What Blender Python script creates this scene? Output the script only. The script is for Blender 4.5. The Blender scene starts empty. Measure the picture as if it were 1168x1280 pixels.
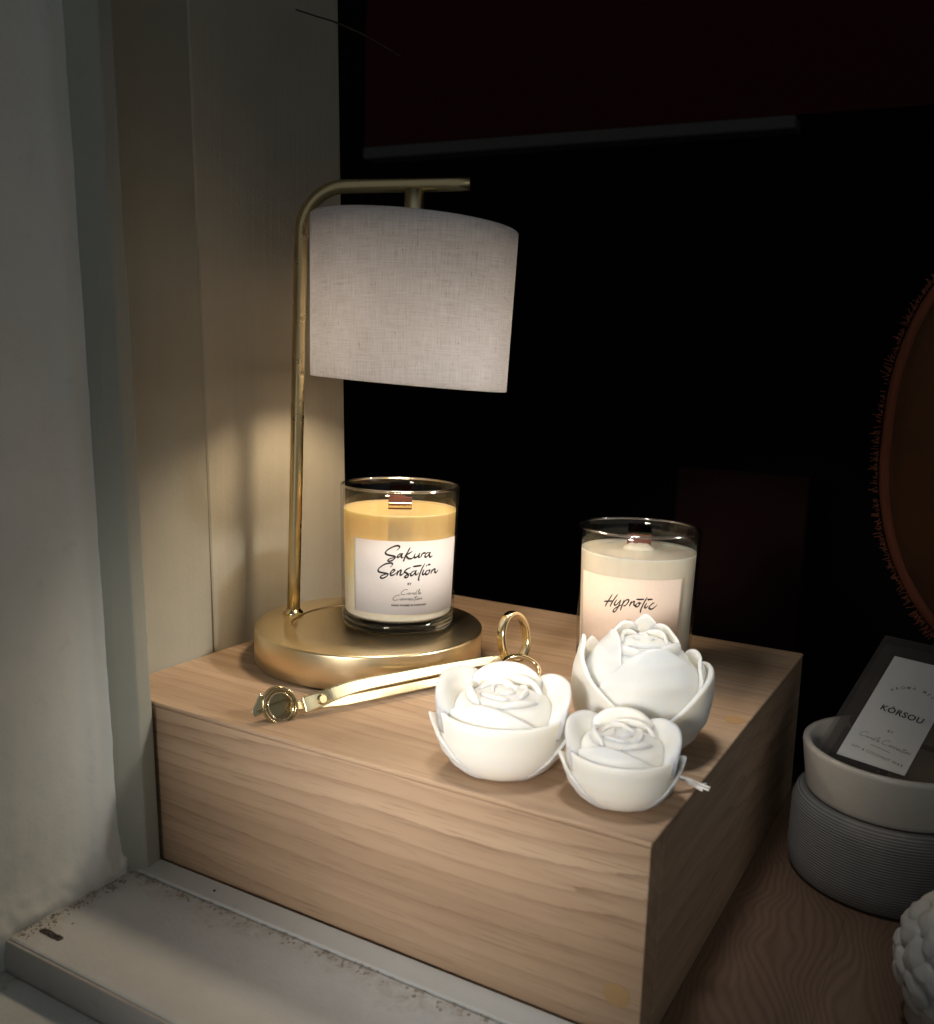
import bpy, bmesh, math, random
from mathutils import Vector, Matrix, noise
random.seed(7)
PI = math.pi
scene = bpy.context.scene
col = scene.collection

# ------------------------------------------------------------------ materials
class NT:
    """small node-building helper"""
    def __init__(s, name):
        s.m = bpy.data.materials.new(name); s.m.use_nodes = True
        s.t = s.m.node_tree; s.t.nodes.clear()
        s.out = s.t.nodes.new('ShaderNodeOutputMaterial')
    def n(s, typ, **kw):
        nd = s.t.nodes.new('ShaderNode' + typ)
        for k, v in kw.items():
            if k.startswith('i_'):
                key = k[2:]
                key = int(key) if key.isdigit() else key.replace('_', ' ')
                nd.inputs[key].default_value = v
            else:
                setattr(nd, k, v)
        return nd
    def l(s, a, b):
        s.t.links.new(a, b)
    def coords(s, scale=(1, 1, 1), rot=(0, 0, 0), loc=(0, 0, 0)):
        tc = s.n('TexCoord'); mp = s.n('Mapping')
        mp.inputs['Scale'].default_value = scale
        mp.inputs['Rotation'].default_value = rot
        mp.inputs['Location'].default_value = loc
        s.l(tc.outputs['Object'], mp.inputs['Vector'])
        return mp.outputs['Vector']
    def ramp(s, fac, stops, interp='LINEAR'):
        r = s.n('ValToRGB'); cr = r.color_ramp; cr.interpolation = interp
        while len(cr.elements) < len(stops): cr.elements.new(0.5)
        for e, (p, c) in zip(cr.elements, stops):
            e.position = p; e.color = (*c, 1) if len(c) == 3 else c
        s.l(fac, r.inputs['Fac']); return r.outputs['Color']
    def noise(s, vec, scale, detail=4, rough=.55, dist=0.):
        nd = s.n('TexNoise'); nd.inputs['Scale'].default_value = scale
        nd.inputs['Detail'].default_value = detail; nd.inputs['Roughness'].default_value = rough
        nd.inputs['Distortion'].default_value = dist
        s.l(vec, nd.inputs['Vector']); return nd.outputs['Fac']
    def mix(s, fac, a, b, mode='MIX'):
        m = s.n('Mix', data_type='RGBA', blend_type=mode)
        for sock, v in ((m.inputs[0], fac), (m.inputs[6], a), (m.inputs[7], b)):
            if hasattr(v, 'is_linked'): s.l(v, sock)
            elif isinstance(v, (int, float)): sock.default_value = v
            else: sock.default_value = (*v, 1) if len(v) == 3 else v
        return m.outputs[2]
    def math(s, op, a, b=0.):
        m = s.n('Math', operation=op)
        for i, v in enumerate((a, b)):
            if hasattr(v, 'is_linked'): s.l(v, m.inputs[i])
            else: m.inputs[i].default_value = v
        return m.outputs[0]
    def bump(s, h, strength=.3, dist=.001):
        b = s.n('Bump'); b.inputs['Strength'].default_value = strength
        b.inputs['Distance'].default_value = dist
        s.l(h, b.inputs['Height']); return b.outputs['Normal']
    def bsdf(s, color=None, rough=.5, metal=0., normal=None, **kw):
        p = s.n('BsdfPrincipled')
        if color is not None:
            if hasattr(color, 'is_linked'): s.l(color, p.inputs['Base Color'])
            else: p.inputs['Base Color'].default_value = (*color, 1)
        if hasattr(rough, 'is_linked'): s.l(rough, p.inputs['Roughness'])
        else: p.inputs['Roughness'].default_value = rough
        p.inputs['Metallic'].default_value = metal
        if normal is not None: s.l(normal, p.inputs['Normal'])
        for k, v in kw.items(): p.inputs[k.replace('_', ' ')].default_value = v
        return p
    def done(s, shader):
        s.l(shader.outputs[0] if hasattr(shader, 'outputs') else shader, s.out.inputs['Surface'])
        return s.m

def mat_wood(name, dark, mid, light, along=0, freq=1.0, rough=.42, seed=0.):
    """fine straight-grained veneer, grain along axis 0 (x) or 1 (y)"""
    t = NT(name)
    def ax(a, b): return (a, b, b) if along == 0 else (b, a, b)
    rt = (.0, .035, .045) if along == 0 else (.03, .0, -.03)
    big = t.noise(t.coords(ax(.5 * freq, 9.5 * freq), rot=rt, loc=(seed, seed * .7, seed * .3)), 1.0, 1.5, .5, .5)
    tone = t.noise(t.coords(ax(1.2 * freq, 40 * freq), rot=rt, loc=(seed + 2, seed * .7, seed * .3)), 1.0, 4, .55, .2)
    mid_n = t.noise(t.coords(ax(3.0 * freq, 190 * freq), rot=rt, loc=(seed, 3, 1)), 1.0, 4, .6, .2)
    fib = t.noise(t.coords(ax(26 * freq, 1500 * freq), rot=rt, loc=(1, seed, 2)), 1.0, 3, .6)
    spw = t.n('SeparateXYZ'); t.l(t.coords((1, 1, 1), rot=rt), spw.inputs[0])
    cross = t.math('ADD', spw.outputs[1 if along == 0 else 0], spw.outputs[2])
    low = t.noise(t.coords(ax(2.2 * freq, 5 * freq), rot=rt, loc=(seed + 5, 2, 1)), 1.0, 1.5, .5)
    gate = t.noise(t.coords(ax(2.5 * freq, 45 * freq), rot=rt, loc=(seed + 8, 2, 4)), 1.0, 2, .5)
    ph = t.math('ADD', t.math('MULTIPLY', cross, 105.0), t.math('ADD', t.math('MULTIPLY', low, 9.0), t.math('MULTIPLY', mid_n, .9)))
    rings = t.math('POWER', t.math('FRACT', ph), 3.5)
    rings = t.math('MULTIPLY', rings, t.ramp(gate, [(.34, (.15, .15, .15)), (.62, (1, 1, 1))]))
    base = t.ramp(tone, [(.25, tuple((a + b) / 2 for a, b in zip(dark, mid))), (.5, mid), (.78, light)])
    c = t.mix(t.math('MULTIPLY', rings, .72), base, dark)
    c = t.mix(t.math('MULTIPLY', t.math('SUBTRACT', mid_n, .38), .7), c, light)
    pores = t.ramp(fib, [(.30, (.50, .45, .41)), (.44, (1, 1, 1))])
    c = t.mix(.75, c, pores, 'MULTIPLY')
    blot = t.noise(t.coords((9, 9, 9)), 1.0, 3)
    c = t.mix(.35, c, t.ramp(blot, [(.3, (.72, .7, .68)), (.7, (1.1, 1.08, 1.05))]), 'MULTIPLY')
    r = t.ramp(fib, [(.3, (rough + .15,) * 3), (.7, (rough - .04,) * 3)])
    return t.done(t.bsdf(c, r, normal=t.bump(fib, .12, .0004), Specular_IOR_Level=.4))

def mat_paint(name, color, rough=.6, dirt=None, dirt_amt=0., bump=.25, bscale=260, streak=None):
    t = NT(name)
    v = t.coords()
    n1 = t.noise(v, 18, 6, .6); n2 = t.noise(v, bscale, 4, .6); n3 = t.noise(v, 70, 5, .65, .4)
    c = t.mix(t.ramp(n1, [(.35, (0, 0, 0)), (.7, (1, 1, 1))]), color, tuple(x * .92 for x in color))
    if dirt:
        spot = t.ramp(n3, [(.60, (0, 0, 0)), (.70, (1, 1, 1))])
        c = t.mix(t.math('MULTIPLY', spot, dirt_amt), c, dirt)
    h = n2
    if streak:
        s = t.noise(t.coords(streak), 1.0, 3, .6)
        c = t.mix(.16, c, t.ramp(s, [(.3, (.78, .78, .78)), (.7, (1.06, 1.06, 1.06))]), 'MULTIPLY')
        h = t.math('ADD', n2, s)
    return t.done(t.bsdf(c, rough, normal=t.bump(h, bump, .0006)))

def mat_metal(name, color, rough, brushed=None, var=.08):
    t = NT(name)
    if brushed:
        n = t.noise(t.coords(brushed), 1.0, 3, .6)
    else:
        n = t.noise(t.coords(), 120, 4, .6)
    blot = t.noise(t.coords(), 30, 4, .6)
    r = t.math('ADD', t.math('MULTIPLY', t.math('SUBTRACT', n, .5), var * 2), t.math('ADD', t.math('MULTIPLY', t.math('SUBTRACT', blot, .5), var), rough))
    c = t.mix(t.math('MULTIPLY', n, .35), color, tuple(x * .78 for x in color))
    return t.done(t.bsdf(c, r, 1.0, normal=t.bump(n, .02, .0002)))

def mat_wax(name, color, sss=.5, radius=(.010, .007, .004), rough=.45, mottle=.0):
    t = NT(name)
    v = t.coords()
    n = t.noise(v, 90, 5, .6); b = t.noise(v, 320, 3, .6)
    c = t.mix(t.ramp(n, [(.35, (0, 0, 0)), (.75, (1, 1, 1))]), color, tuple(x * (1 - mottle) for x in color))
    p = t.bsdf(c, rough, normal=t.bump(b, .06, .0005))
    p.inputs['Subsurface Weight'].default_value = sss
    p.inputs['Subsurface Radius'].default_value = radius
    p.inputs['Subsurface Scale'].default_value = 1.0
    p.inputs['Specular IOR Level'].default_value = .35
    return t.done(p)

def mat_thin_glass(name, tint=(.97, .97, .96), base=.03, edge=.55, rough=.02):
    t = NT(name)
    lw = t.n('LayerWeight'); lw.inputs['Blend'].default_value = .5
    f = t.math('ADD', t.math('MULTIPLY', t.math('POWER', lw.outputs['Facing'], 3.5), edge), base)
    tr = t.n('BsdfTransparent'); tr.inputs['Color'].default_value = (*tint, 1)
    gl = t.n('BsdfGlossy'); gl.inputs['Roughness'].default_value = rough
    mx = t.n('MixShader'); t.l(f, mx.inputs[0]); t.l(tr.outputs[0], mx.inputs[1]); t.l(gl.outputs[0], mx.inputs[2])
    return t.done(mx)

def mat_plain(name, color, rough=.6, **kw):
    t = NT(name)
    n = t.noise(t.coords(), 200, 4, .6)
    c = t.mix(n, tuple(x * .9 for x in color), tuple(min(1, x * 1.08) for x in color))
    return t.done(t.bsdf(c, rough, **kw))

# ------------------------------------------------------------------ objects
def tag(o, label=None, cat=None, group=None, kind=None):
    if label: o['label'] = label
    if cat: o['category'] = cat
    if group: o['group'] = group
    if kind: o['kind'] = kind
    return o

def thing(name, loc, label, cat, group=None):
    o = bpy.data.objects.new(name, None); col.objects.link(o)
    o.location = loc; o.empty_display_size = .02
    return tag(o, label, cat, group)

def origin(o):
    v = Vector((0, 0, 0))
    while o is not None:
        v += o.location; o = o.parent
    return v

def mesh(name, verts, faces, mat, parent=None, smooth=True, at=None, mods=()):
    """one mesh object; verts are given in world coordinates"""
    base = origin(parent) if parent else Vector(at or (0, 0, 0))
    me = bpy.data.meshes.new(name)
    me.from_pydata([tuple(Vector(v) - base) for v in verts], [], faces)
    bm = bmesh.new(); bm.from_mesh(me)
    bmesh.ops.recalc_face_normals(bm, faces=bm.faces); bm.to_mesh(me); bm.free()
    me.materials.append(mat)
    for p in me.polygons: p.use_smooth = smooth
    o = bpy.data.objects.new(name, me); col.objects.link(o)
    if parent: o.parent = parent
    else: o.location = base
    for typ, kw in mods:
        m = o.modifiers.new(typ.lower(), typ)
        for k, v in kw.items(): setattr(m, k, v)
    return o

BEV = lambda w, s=2: ('BEVEL', dict(width=w, segments=s, limit_method='ANGLE', angle_limit=.6))
SUB = lambda l: ('SUBSURF', dict(levels=l, render_levels=l))

class MB:
    """collects shapes for one mesh"""
    def __init__(s): s.v = []; s.f = []
    def add(s, v, f):
        k = len(s.v); s.v += [tuple(x) for x in v]; s.f += [tuple(i + k for i in q) for q in f]; return s
    def hexa(s, p):   # p: 8 points, bottom 4 ccw then top 4
        return s.add(p, [(3, 2, 1, 0), (4, 5, 6, 7), (0, 1, 5, 4), (1, 2, 6, 5), (2, 3, 7, 6), (3, 0, 4, 7)])
    def box(s, x0, x1, y0, y1, z0, z1):
        return s.hexa([(x0, y0, z0), (x1, y0, z0), (x1, y1, z0), (x0, y1, z0), (x0, y0, z1), (x1, y0, z1), (x1, y1, z1), (x0, y1, z1)])
    def lathe(s, cx, cy, prof, n=96, sx=1., ):
        """prof: list of (r,z); r==0 makes a pole"""
        idx = []; v = []; f = []
        for r, z in prof:
            if r <= 1e-7: idx.append([len(v)]); v.append((cx, cy, z))
            else:
                idx.append(list(range(len(v), len(v) + n)))
                v += [(cx + r * math.cos(2 * PI * i / n), cy + r * math.sin(2 * PI * i / n), z) for i in range(n)]
        for a, b in zip(idx, idx[1:]):
            for i in range(n):
                j = (i + 1) % n
                if len(a) == 1 and len(b) == 1: continue
                if len(a) == 1: f.append((a[0], b[j], b[i]))
                elif len(b) == 1: f.append((a[i], a[j], b[0]))
                else: f.append((a[i], a[j], b[j], b[i]))
        return s.add(v, f)
    def tube(s, pts, rad, n=16, closed=False, cap=True):
        pts = [Vector(p) for p in pts]; N = len(pts)
        rads = rad if isinstance(rad, (list, tuple)) else [rad] * N
        v = []; f = []
        tan = []
        for i in range(N):
            a = pts[i - 1] if (i > 0 or closed) else pts[i]
            b = pts[(i + 1) % N] if (i < N - 1 or closed) else pts[i]
            tan.append((b - a).normalized())
        up = Vector((0, 0, 1)) if abs(tan[0].z) < .9 else Vector((1, 0, 0))
        x = tan[0].cross(up).normalized()
        for i in range(N):
            x = (x - tan[i] * x.dot(tan[i])).normalized(); y = tan[i].cross(x)
            for k in range(n):
                a = 2 * PI * k / n
                v.append(pts[i] + (x * math.cos(a) + y * math.sin(a)) * rads[i])
        for i in range(N if closed else N - 1):
            j = (i + 1) % N
            for k in range(n):
                m = (k + 1) % n
                f.append((i * n + k, i * n + m, j * n + m, j * n + k))
        if cap and not closed:
            f.append(tuple(range(n))[::-1]); f.append(tuple((N - 1) * n + k for k in range(n)))
        return s.add(v, f)
    def prism(s, poly, O, A, B, N, d0, d1):
        """2-D polygon (a,b) in plane O + aA + bB extruded from d0 to d1 along N"""
        n = len(poly)
        v = [O + A * a + B * b + N * d0 for a, b in poly] + [O + A * a + B * b + N * d1 for a, b in poly]
        f = [tuple(range(n))[::-1], tuple(range(n, 2 * n))] + [(i, (i + 1) % n, n + (i + 1) % n, n + i) for i in range(n)]
        return s.add(v, f)
    def band(s, outer, inner, O, A, B, N, d0, d1):
        """closed ring between two outlines with the same number of points"""
        n = len(outer); v = []
        for d in (d0, d1):
            for poly in (outer, inner):
                v += [O + A * a + B * b + N * d for a, b in poly]
        f = []
        for i in range(n):
            j = (i + 1) % n
            f += [(i, j, n + j, n + i), (2 * n + i, 3 * n + i, 3 * n + j, 2 * n + j), (i, 2 * n + i, 2 * n + j, j), (n + i, n + j, 3 * n + j, 3 * n + i)]
        return s.add(v, f)
    def build(s, name, mat, parent=None, **kw): return mesh(name, s.v, s.f, mat, parent, **kw)

def catmull(pts, k=6):
    P = [Vector((*p, 0)) if len(p) == 2 else Vector(p) for p in pts]
    if len(P) < 3: return [P[0].lerp(P[-1], i / k) for i in range(k + 1)]
    out = []
    for i in range(len(P) - 1):
        p0 = P[i - 1] if i else P[0] * 2 - P[1]; p1 = P[i]; p2 = P[i + 1]
        p3 = P[i + 2] if i + 2 < len(P) else P[-1] * 2 - P[-2]
        for j in range(k):
            t = j / k
            out.append(.5 * ((2 * p1) + (p2 - p0) * t + (2 * p0 - 5 * p1 + 4 * p2 - p3) * t * t + (3 * p1 - p0 - 3 * p2 + p3) * t ** 3))
    out.append(P[-1]); return out

def ribbon(mb, pts, w, fn, slant=.6, contrast=.45):
    """pen stroke: pts in 2-D metres, fn maps (x,y) -> world"""
    c = catmull(pts, 5); n = len(c); nib = Vector((math.cos(slant), math.sin(slant), 0))
    L = []; R = []
    for i in range(n):
        t = (c[min(i + 1, n - 1)] - c[max(i - 1, 0)]); t = t.normalized() if t.length > 1e-9 else Vector((1, 0, 0))
        nn = Vector((-t.y, t.x, 0))
        ww = w * (1 - contrast + contrast * abs(nib.dot(nn)) ** 1.0) * (min(1, .45 + 4 * min(i, n - 1 - i) / n))
        L.append(c[i] + nn * ww * .5); R.append(c[i] - nn * ww * .5)
    v = [fn(p.x, p.y) for p in L] + [fn(p.x, p.y) for p in R]
    mb.add(v, [(i, i + 1, n + i + 1, n + i) for i in range(n - 1)])

_fontcache = {}
def text_polys(s, size, spacing=1.0, bold=0.):
    """flat triangulated built-in sans lettering, centred: list of (x,y), faces, width"""
    cu = bpy.data.curves.new('tmp_text', 'FONT'); cu.body = s; cu.size = size
    cu.align_x = 'CENTER'; cu.space_character = spacing; cu.offset = bold; cu.resolution_u = 3
    o = bpy.data.objects.new('tmp_text', cu); col.objects.link(o)
    dg = bpy.context.evaluated_depsgraph_get(); dg.update()
    me = bpy.data.meshes.new_from_object(o.evaluated_get(dg))
    v = [(p.co.x, p.co.y) for p in me.vertices]; f = [tuple(p.vertices) for p in me.polygons]
    bpy.data.objects.remove(o); bpy.data.curves.remove(cu); bpy.data.meshes.remove(me)
    return v, f

# ------------------------------------------------------------------ camera
cam_d = bpy.data.cameras.new('camera'); cam = bpy.data.objects.new('camera', cam_d); col.objects.link(cam)
Rr = Vector((0.865997, 0.499029, 0.031922)); Ru = Vector((-0.102648, 0.114927, 0.988056)); Rb = Vector((0.489400, -0.858931, 0.150751))
CAM = Vector((0.1131, -0.3643, 0.1951))
cam.matrix_world = Matrix(((Rr.x, Ru.x, Rb.x, CAM.x), (Rr.y, Ru.y, Rb.y, CAM.y), (Rr.z, Ru.z, Rb.z, CAM.z), (0, 0, 0, 1)))
cam_d.sensor_width = 36; cam_d.sensor_fit = 'AUTO'; cam_d.lens = 36 * 1184.29 / 1280
cam_d.clip_start = .01; cam_d.clip_end = 60
scene.camera = cam
cam_d.dof.use_dof = True; cam_d.dof.focus_distance = .62; cam_d.dof.aperture_fstop = 11.

# ------------------------------------------------------------------ palette
M = {}
M['wood'] = mat_wood('oak_veneer', (.225, .138, .084), (.44, .303, .200), (.56, .41, .285), 0, 1.0)
M['woodside'] = mat_wood('oak_veneer_side', (.25, .16, .105), (.42, .295, .20), (.56, .42, .30), 1, 1.0, seed=4.)
M['knot'] = mat_plain('oak_knot', (.44, .275, .125), .5)
M['brass'] = mat_metal('brushed_brass', (.92, .76, .49), .30, (40, 40, 1400), .04)
M['brass_top'] = mat_metal('satin_brass', (.74, .59, .33), .28, None, .02)
M['gold'] = mat_metal('polished_gold', (.95, .82, .52), .13, None, .03)
M['gold_dark'] = mat_metal('worn_gold', (.62, .50, .28), .2, None, .05)
M['wax'] = mat_wax('white_wax', (.83, .81, .75), 1.0, (.0062, .0054, .0042), .48)
M['wax_ivory'] = mat_wax('ivory_wax', (.80, .74, .60), .5, (.012, .008, .005), .4, .04)
M['glass'] = mat_thin_glass('jar_glass', (.985, .975, .965), .035, .55)
M['plastic'] = mat_thin_glass('clear_plastic', (.86, .85, .84), .05, .6, .06)
_t = M['plastic'].node_tree; _mx = next(n for n in _t.nodes if n.type == 'MIX_SHADER'); _o = next(n for n in _t.nodes if n.type == 'OUTPUT_MATERIAL')
_d = _t.nodes.new('ShaderNodeBsdfDiffuse'); _d.inputs['Color'].default_value = (.42, .38, .36, 1)
_m2 = _t.nodes.new('ShaderNodeMixShader'); _m2.inputs[0].default_value = .075
_t.links.new(_mx.outputs[0], _m2.inputs[1]); _t.links.new(_d.outputs[0], _m2.inputs[2]); _t.links.new(_m2.outputs[0], _o.inputs['Surface'])
M['ink'] = mat_plain('black_ink', (.012, .010, .010), .5)
M['ink_grey'] = mat_plain('grey_ink', (.10, .09, .085), .55)
M['wick'] = mat_wood('wooden_wick', (.10, .035, .022), (.17, .06, .04), (.24, .10, .07), 0, 3.0, .7)
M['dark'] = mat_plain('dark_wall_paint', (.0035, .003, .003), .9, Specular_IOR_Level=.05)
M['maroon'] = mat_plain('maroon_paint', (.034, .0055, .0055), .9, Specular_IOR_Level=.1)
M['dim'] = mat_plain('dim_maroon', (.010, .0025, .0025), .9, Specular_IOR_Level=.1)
M['trim'] = mat_plain('grey_trim', (.04, .04, .037), .8)
M['shadein'] = mat_plain('shade_lining', (.8, .78, .74), .8)

t = NT('label_paper'); n = t.noise(t.coords(), 500, 4)
M['paper'] = t.done(t.bsdf(t.mix(n, (.82, .755, .715), (.87, .81, .77)), .6, Specular_IOR_Level=.3))
t = NT('peach_paper'); n = t.noise(t.coords(), 500, 4)
M['peach'] = t.done(t.bsdf(t.mix(n, (.72, .56, .45), (.78, .63, .51)), .6, Specular_IOR_Level=.3))
t = NT('white_card'); n = t.noise(t.coords(), 500, 4)
M['card'] = t.done(t.bsdf(t.mix(n, (.60, .60, .59), (.66, .66, .65)), .6))

# lamp-melted wax: clear amber on top, paler below, its inner glow painted into the gradient; the wick shows through the melted part
t = NT('melting_wax_glow')
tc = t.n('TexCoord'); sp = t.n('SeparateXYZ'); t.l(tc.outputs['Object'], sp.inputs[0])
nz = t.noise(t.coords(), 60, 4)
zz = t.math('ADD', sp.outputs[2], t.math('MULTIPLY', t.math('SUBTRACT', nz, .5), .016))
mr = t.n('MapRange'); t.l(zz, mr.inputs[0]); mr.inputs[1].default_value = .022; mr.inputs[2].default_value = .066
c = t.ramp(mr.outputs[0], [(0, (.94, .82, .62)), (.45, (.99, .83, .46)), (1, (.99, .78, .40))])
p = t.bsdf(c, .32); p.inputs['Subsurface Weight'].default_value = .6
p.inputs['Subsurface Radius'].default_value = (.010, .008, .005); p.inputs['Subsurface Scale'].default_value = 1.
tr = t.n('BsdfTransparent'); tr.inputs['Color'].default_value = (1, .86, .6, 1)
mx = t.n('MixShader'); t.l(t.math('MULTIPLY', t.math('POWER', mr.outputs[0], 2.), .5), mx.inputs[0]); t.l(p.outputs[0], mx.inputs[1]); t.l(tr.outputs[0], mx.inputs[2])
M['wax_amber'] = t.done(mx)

# solid glass for the heavy jar bottom
t = NT('heavy_glass'); g = t.n('BsdfGlass'); g.inputs['IOR'].default_value = 1.47; g.inputs['Roughness'].default_value = 0.01
g.inputs['Color'].default_value = (.97, .98, .97, 1); M['heavy'] = t.done(g)

# linen lampshade: woven threads and dark slubs, lets lamp light through
t = NT('linen_fabric')
tc = t.n('TexCoord'); sp = t.n('SeparateXYZ'); t.l(tc.outputs['Object'], sp.inputs[0])
ang = t.math('MULTIPLY', t.math('ARCTAN2', sp.outputs[1], sp.outputs[0]), .065)
cx = t.n('CombineXYZ'); t.l(ang, cx.inputs[0]); t.l(sp.outputs[2], cx.inputs[2])
def cyl_noise(sx, sz, detail=3, rough=.6):
    mp = t.n('Mapping'); mp.inputs['Scale'].default_value = (sx, 1, sz); t.l(cx.outputs[0], mp.inputs['Vector'])
    return t.noise(mp.outputs['Vector'], 1.0, detail, rough)
warp = cyl_noise(1500, 60); weft = cyl_noise(60, 1500); slub = cyl_noise(900, 170, 2); slub2 = cyl_noise(150, 1100, 2); big = cyl_noise(25, 25)
weave = t.math('MULTIPLY', t.math('ADD', warp, weft), .5)
c = t.ramp(weave, [(.34, (.50, .50, .53)), (.5, (.67, .68, .725)), (.66, (.78, .795, .85))])
c = t.mix(.85, c, t.ramp(slub, [(.27, (.50, .45, .42)), (.37, (1, 1, 1))]), 'MULTIPLY')
c = t.mix(.8, c, t.ramp(slub2, [(.25, (.55, .5, .47)), (.35, (1, 1, 1))]), 'MULTIPLY')
c = t.mix(.5, c, t.ramp(big, [(.3, (.85, .84, .83)), (.7, (1.05, 1.04, 1.04))]), 'MULTIPLY')
d = t.bsdf(c, .9, normal=t.bump(weave, .35, .0005), Specular_IOR_Level=.1)
tl = t.n('BsdfTranslucent'); t.l(c, tl.inputs['Color'])
mx = t.n('MixShader'); mx.inputs[0].default_value = .42
t.l(d.outputs[0], mx.inputs[1]); t.l(tl.outputs[0], mx.inputs[2]); M['linen'] = t.done(mx)

# old white plaster / paint outside, greyer frame paint
M['plaster'] = mat_paint('old_white_plaster', (.66, .685, .66), .75, (.40, .41, .39), .2, .5, 220)
M['frame'] = mat_paint('window_frame_paint', (.33, .335, .285), .55, (.25, .24, .2), .2, .2, 300)
M['rail'] = mat_paint('window_rail_paint', (.48, .487, .475), .5, (.25, .24, .2), .25, .2, 300)
M['wallin'] = mat_paint('greige_wall_paint', (.315, .295, .235), .7, None, 0, .25, 300, (60, 60, 2.5))
M['wallin2'] = mat_paint('greige_wall_cloth', (.41, .375, .30), .8, None, 0, .35, 500, (260, 260, 6))

# sill: white paint with grime that gathered along the corners
t = NT('sill_paint'); v = t.coords()
tc = t.n('TexCoord'); sp = t.n('SeparateXYZ'); t.l(tc.outputs['Object'], sp.inputs[0])
n1 = t.noise(v, 25, 6, .65); n2 = t.noise(v, 140, 6, .7, .5); n3 = t.noise(v, 420, 3)
dx = t.math('ABSOLUTE', sp.outputs[0]); dy = t.math('ABSOLUTE', sp.outputs[1])      # origin sits in the corner
edge = t.math('MINIMUM', dx, dy)
near = t.n('MapRange'); t.l(t.math('ADD', edge, t.math('MULTIPLY', t.math('SUBTRACT', n1, .5), .03)), near.inputs[0])
near.inputs[1].default_value = .002; near.inputs[2].default_value = .020; near.inputs[3].default_value = 1; near.inputs[4].default_value = 0
c = t.mix(t.ramp(n1, [(.35, (0, 0, 0)), (.7, (1, 1, 1))]), (.57, .585, .59), (.51, .525, .53))
grime = t.math('MULTIPLY', near.outputs[0], t.ramp(n2, [(.38, (.15, .15, .15)), (.62, (1, 1, 1))]))
c = t.mix(t.math('MULTIPLY', grime, .75), c, (.30, .265, .22))
c = t.mix(t.math('MULTIPLY', near.outputs[0], t.ramp(n2, [(.60, (0, 0, 0)), (.66, (1, 1, 1))])), c, (.20, .165, .13))
M['sill'] = t.done(t.bsdf(c, .6, normal=t.bump(t.math('ADD', n2, n3), .35, .0008)))
M['stepface'] = mat_paint('sill_step_paint', (.40, .385, .37), .7, (.32, .22, .17), .4, .4, 200)
M['flake'] = mat_plain('grime_flakes', (.30, .26, .21), .9)
M['shade_and_debris'] = mat_plain('slot_shade_and_debris', (.055, .05, .045), .9)
M['soot'] = mat_plain('dark_debris', (.02, .018, .016), .9)

# display floor: pine with curly growth rings
t = NT('pine_floor'); v = t.coords((1, 1, 1))
nz = t.n('TexNoise'); nz.inputs['Scale'].default_value = 9; nz.inputs['Detail'].default_value = 2; nz.inputs['Distortion'].default_value = .3
t.l(t.coords((1.0, .55, 1)), nz.inputs['Vector'])
sp = t.n('SeparateXYZ'); t.l(v, sp.inputs[0])
ph = t.math('ADD', t.math('MULTIPLY', nz.outputs['Fac'], 1.1), t.math('MULTIPLY', sp.outputs[0], 6.0))
wv = t.math('ADD', t.math('MULTIPLY', t.math('SINE', t.math('MULTIPLY', ph, 250.)), .5), .5)
fib = t.noise(t.coords((700, 20, 20)), 1.0, 3)
wn = t.noise(t.coords((30, 6, 1)), 1.0, 4)
c = t.mix(t.math('MULTIPLY', t.math('POWER', wv, 1.6), t.math('ADD', wn, .15)), (.150, .092, .060), (.098, .058, .037))
pl = t.noise(t.coords((11, .8, 1)), 1.0, 1)
c = t.mix(.8, c, t.ramp(pl, [(.38, (.65, .62, .6)), (.5, (1, 1, 1)), (.62, (1.25, 1.2, 1.15))], 'EASE'), 'MULTIPLY')
c = t.mix(.4, c, t.ramp(fib, [(.3, (.7, .7, .7)), (.6, (1, 1, 1))]), 'MULTIPLY')
M['pine'] = t.done(t.bsdf(c, .5, normal=t.bump(wv, .1, .0004)))

# ribbed grey stoneware
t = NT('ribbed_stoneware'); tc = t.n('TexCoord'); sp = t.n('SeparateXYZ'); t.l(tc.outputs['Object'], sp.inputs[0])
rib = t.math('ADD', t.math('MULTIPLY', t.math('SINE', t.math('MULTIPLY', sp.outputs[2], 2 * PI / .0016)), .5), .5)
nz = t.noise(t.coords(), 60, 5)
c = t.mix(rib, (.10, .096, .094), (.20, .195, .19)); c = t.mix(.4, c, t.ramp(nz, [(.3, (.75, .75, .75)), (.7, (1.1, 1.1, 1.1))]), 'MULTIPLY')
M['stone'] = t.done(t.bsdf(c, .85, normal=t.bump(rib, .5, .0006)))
M['ceramic'] = mat_plain('ivory_ceramic', (.50, .47, .42), .35)
M['rust'] = mat_paint('rust_cloth', (.16, .047, .022), .9, None, 0, .5, 400, (50, 50, 4))
M['rust_in'] = mat_paint('brown_cloth', (.085, .034, .012), .9, None, 0, .5, 400, (50, 50, 4))
M['fray'] = mat_plain('rust_thread', (.24, .075, .035), .9)
M['twig'] = mat_plain('dry_twig', (.05, .035, .022), .9)
M['ball'] = mat_wax('chalky_wax', (.62, .60, .56), .15, (.006, .005, .004), .6)
M['string'] = mat_plain('cotton_string', (.78, .76, .72), .9)
M['cream_melt'] = mat_wax('beige_melt', (.52, .42, .30), .2)
t = NT('clear_pane'); g = t.n('BsdfTransparent'); g.inputs['Color'].default_value = (.985, .985, .985, 1); M['pane'] = t.done(g)
t = NT('lit_bulb'); e = t.n('Emission'); e.inputs['Color'].default_value = (1, .78, .52, 1); e.inputs['Strength'].default_value = 92.; M['bulb'] = t.done(e)

ZF = -.1042      # display floor height (box top is z = 0)

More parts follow.
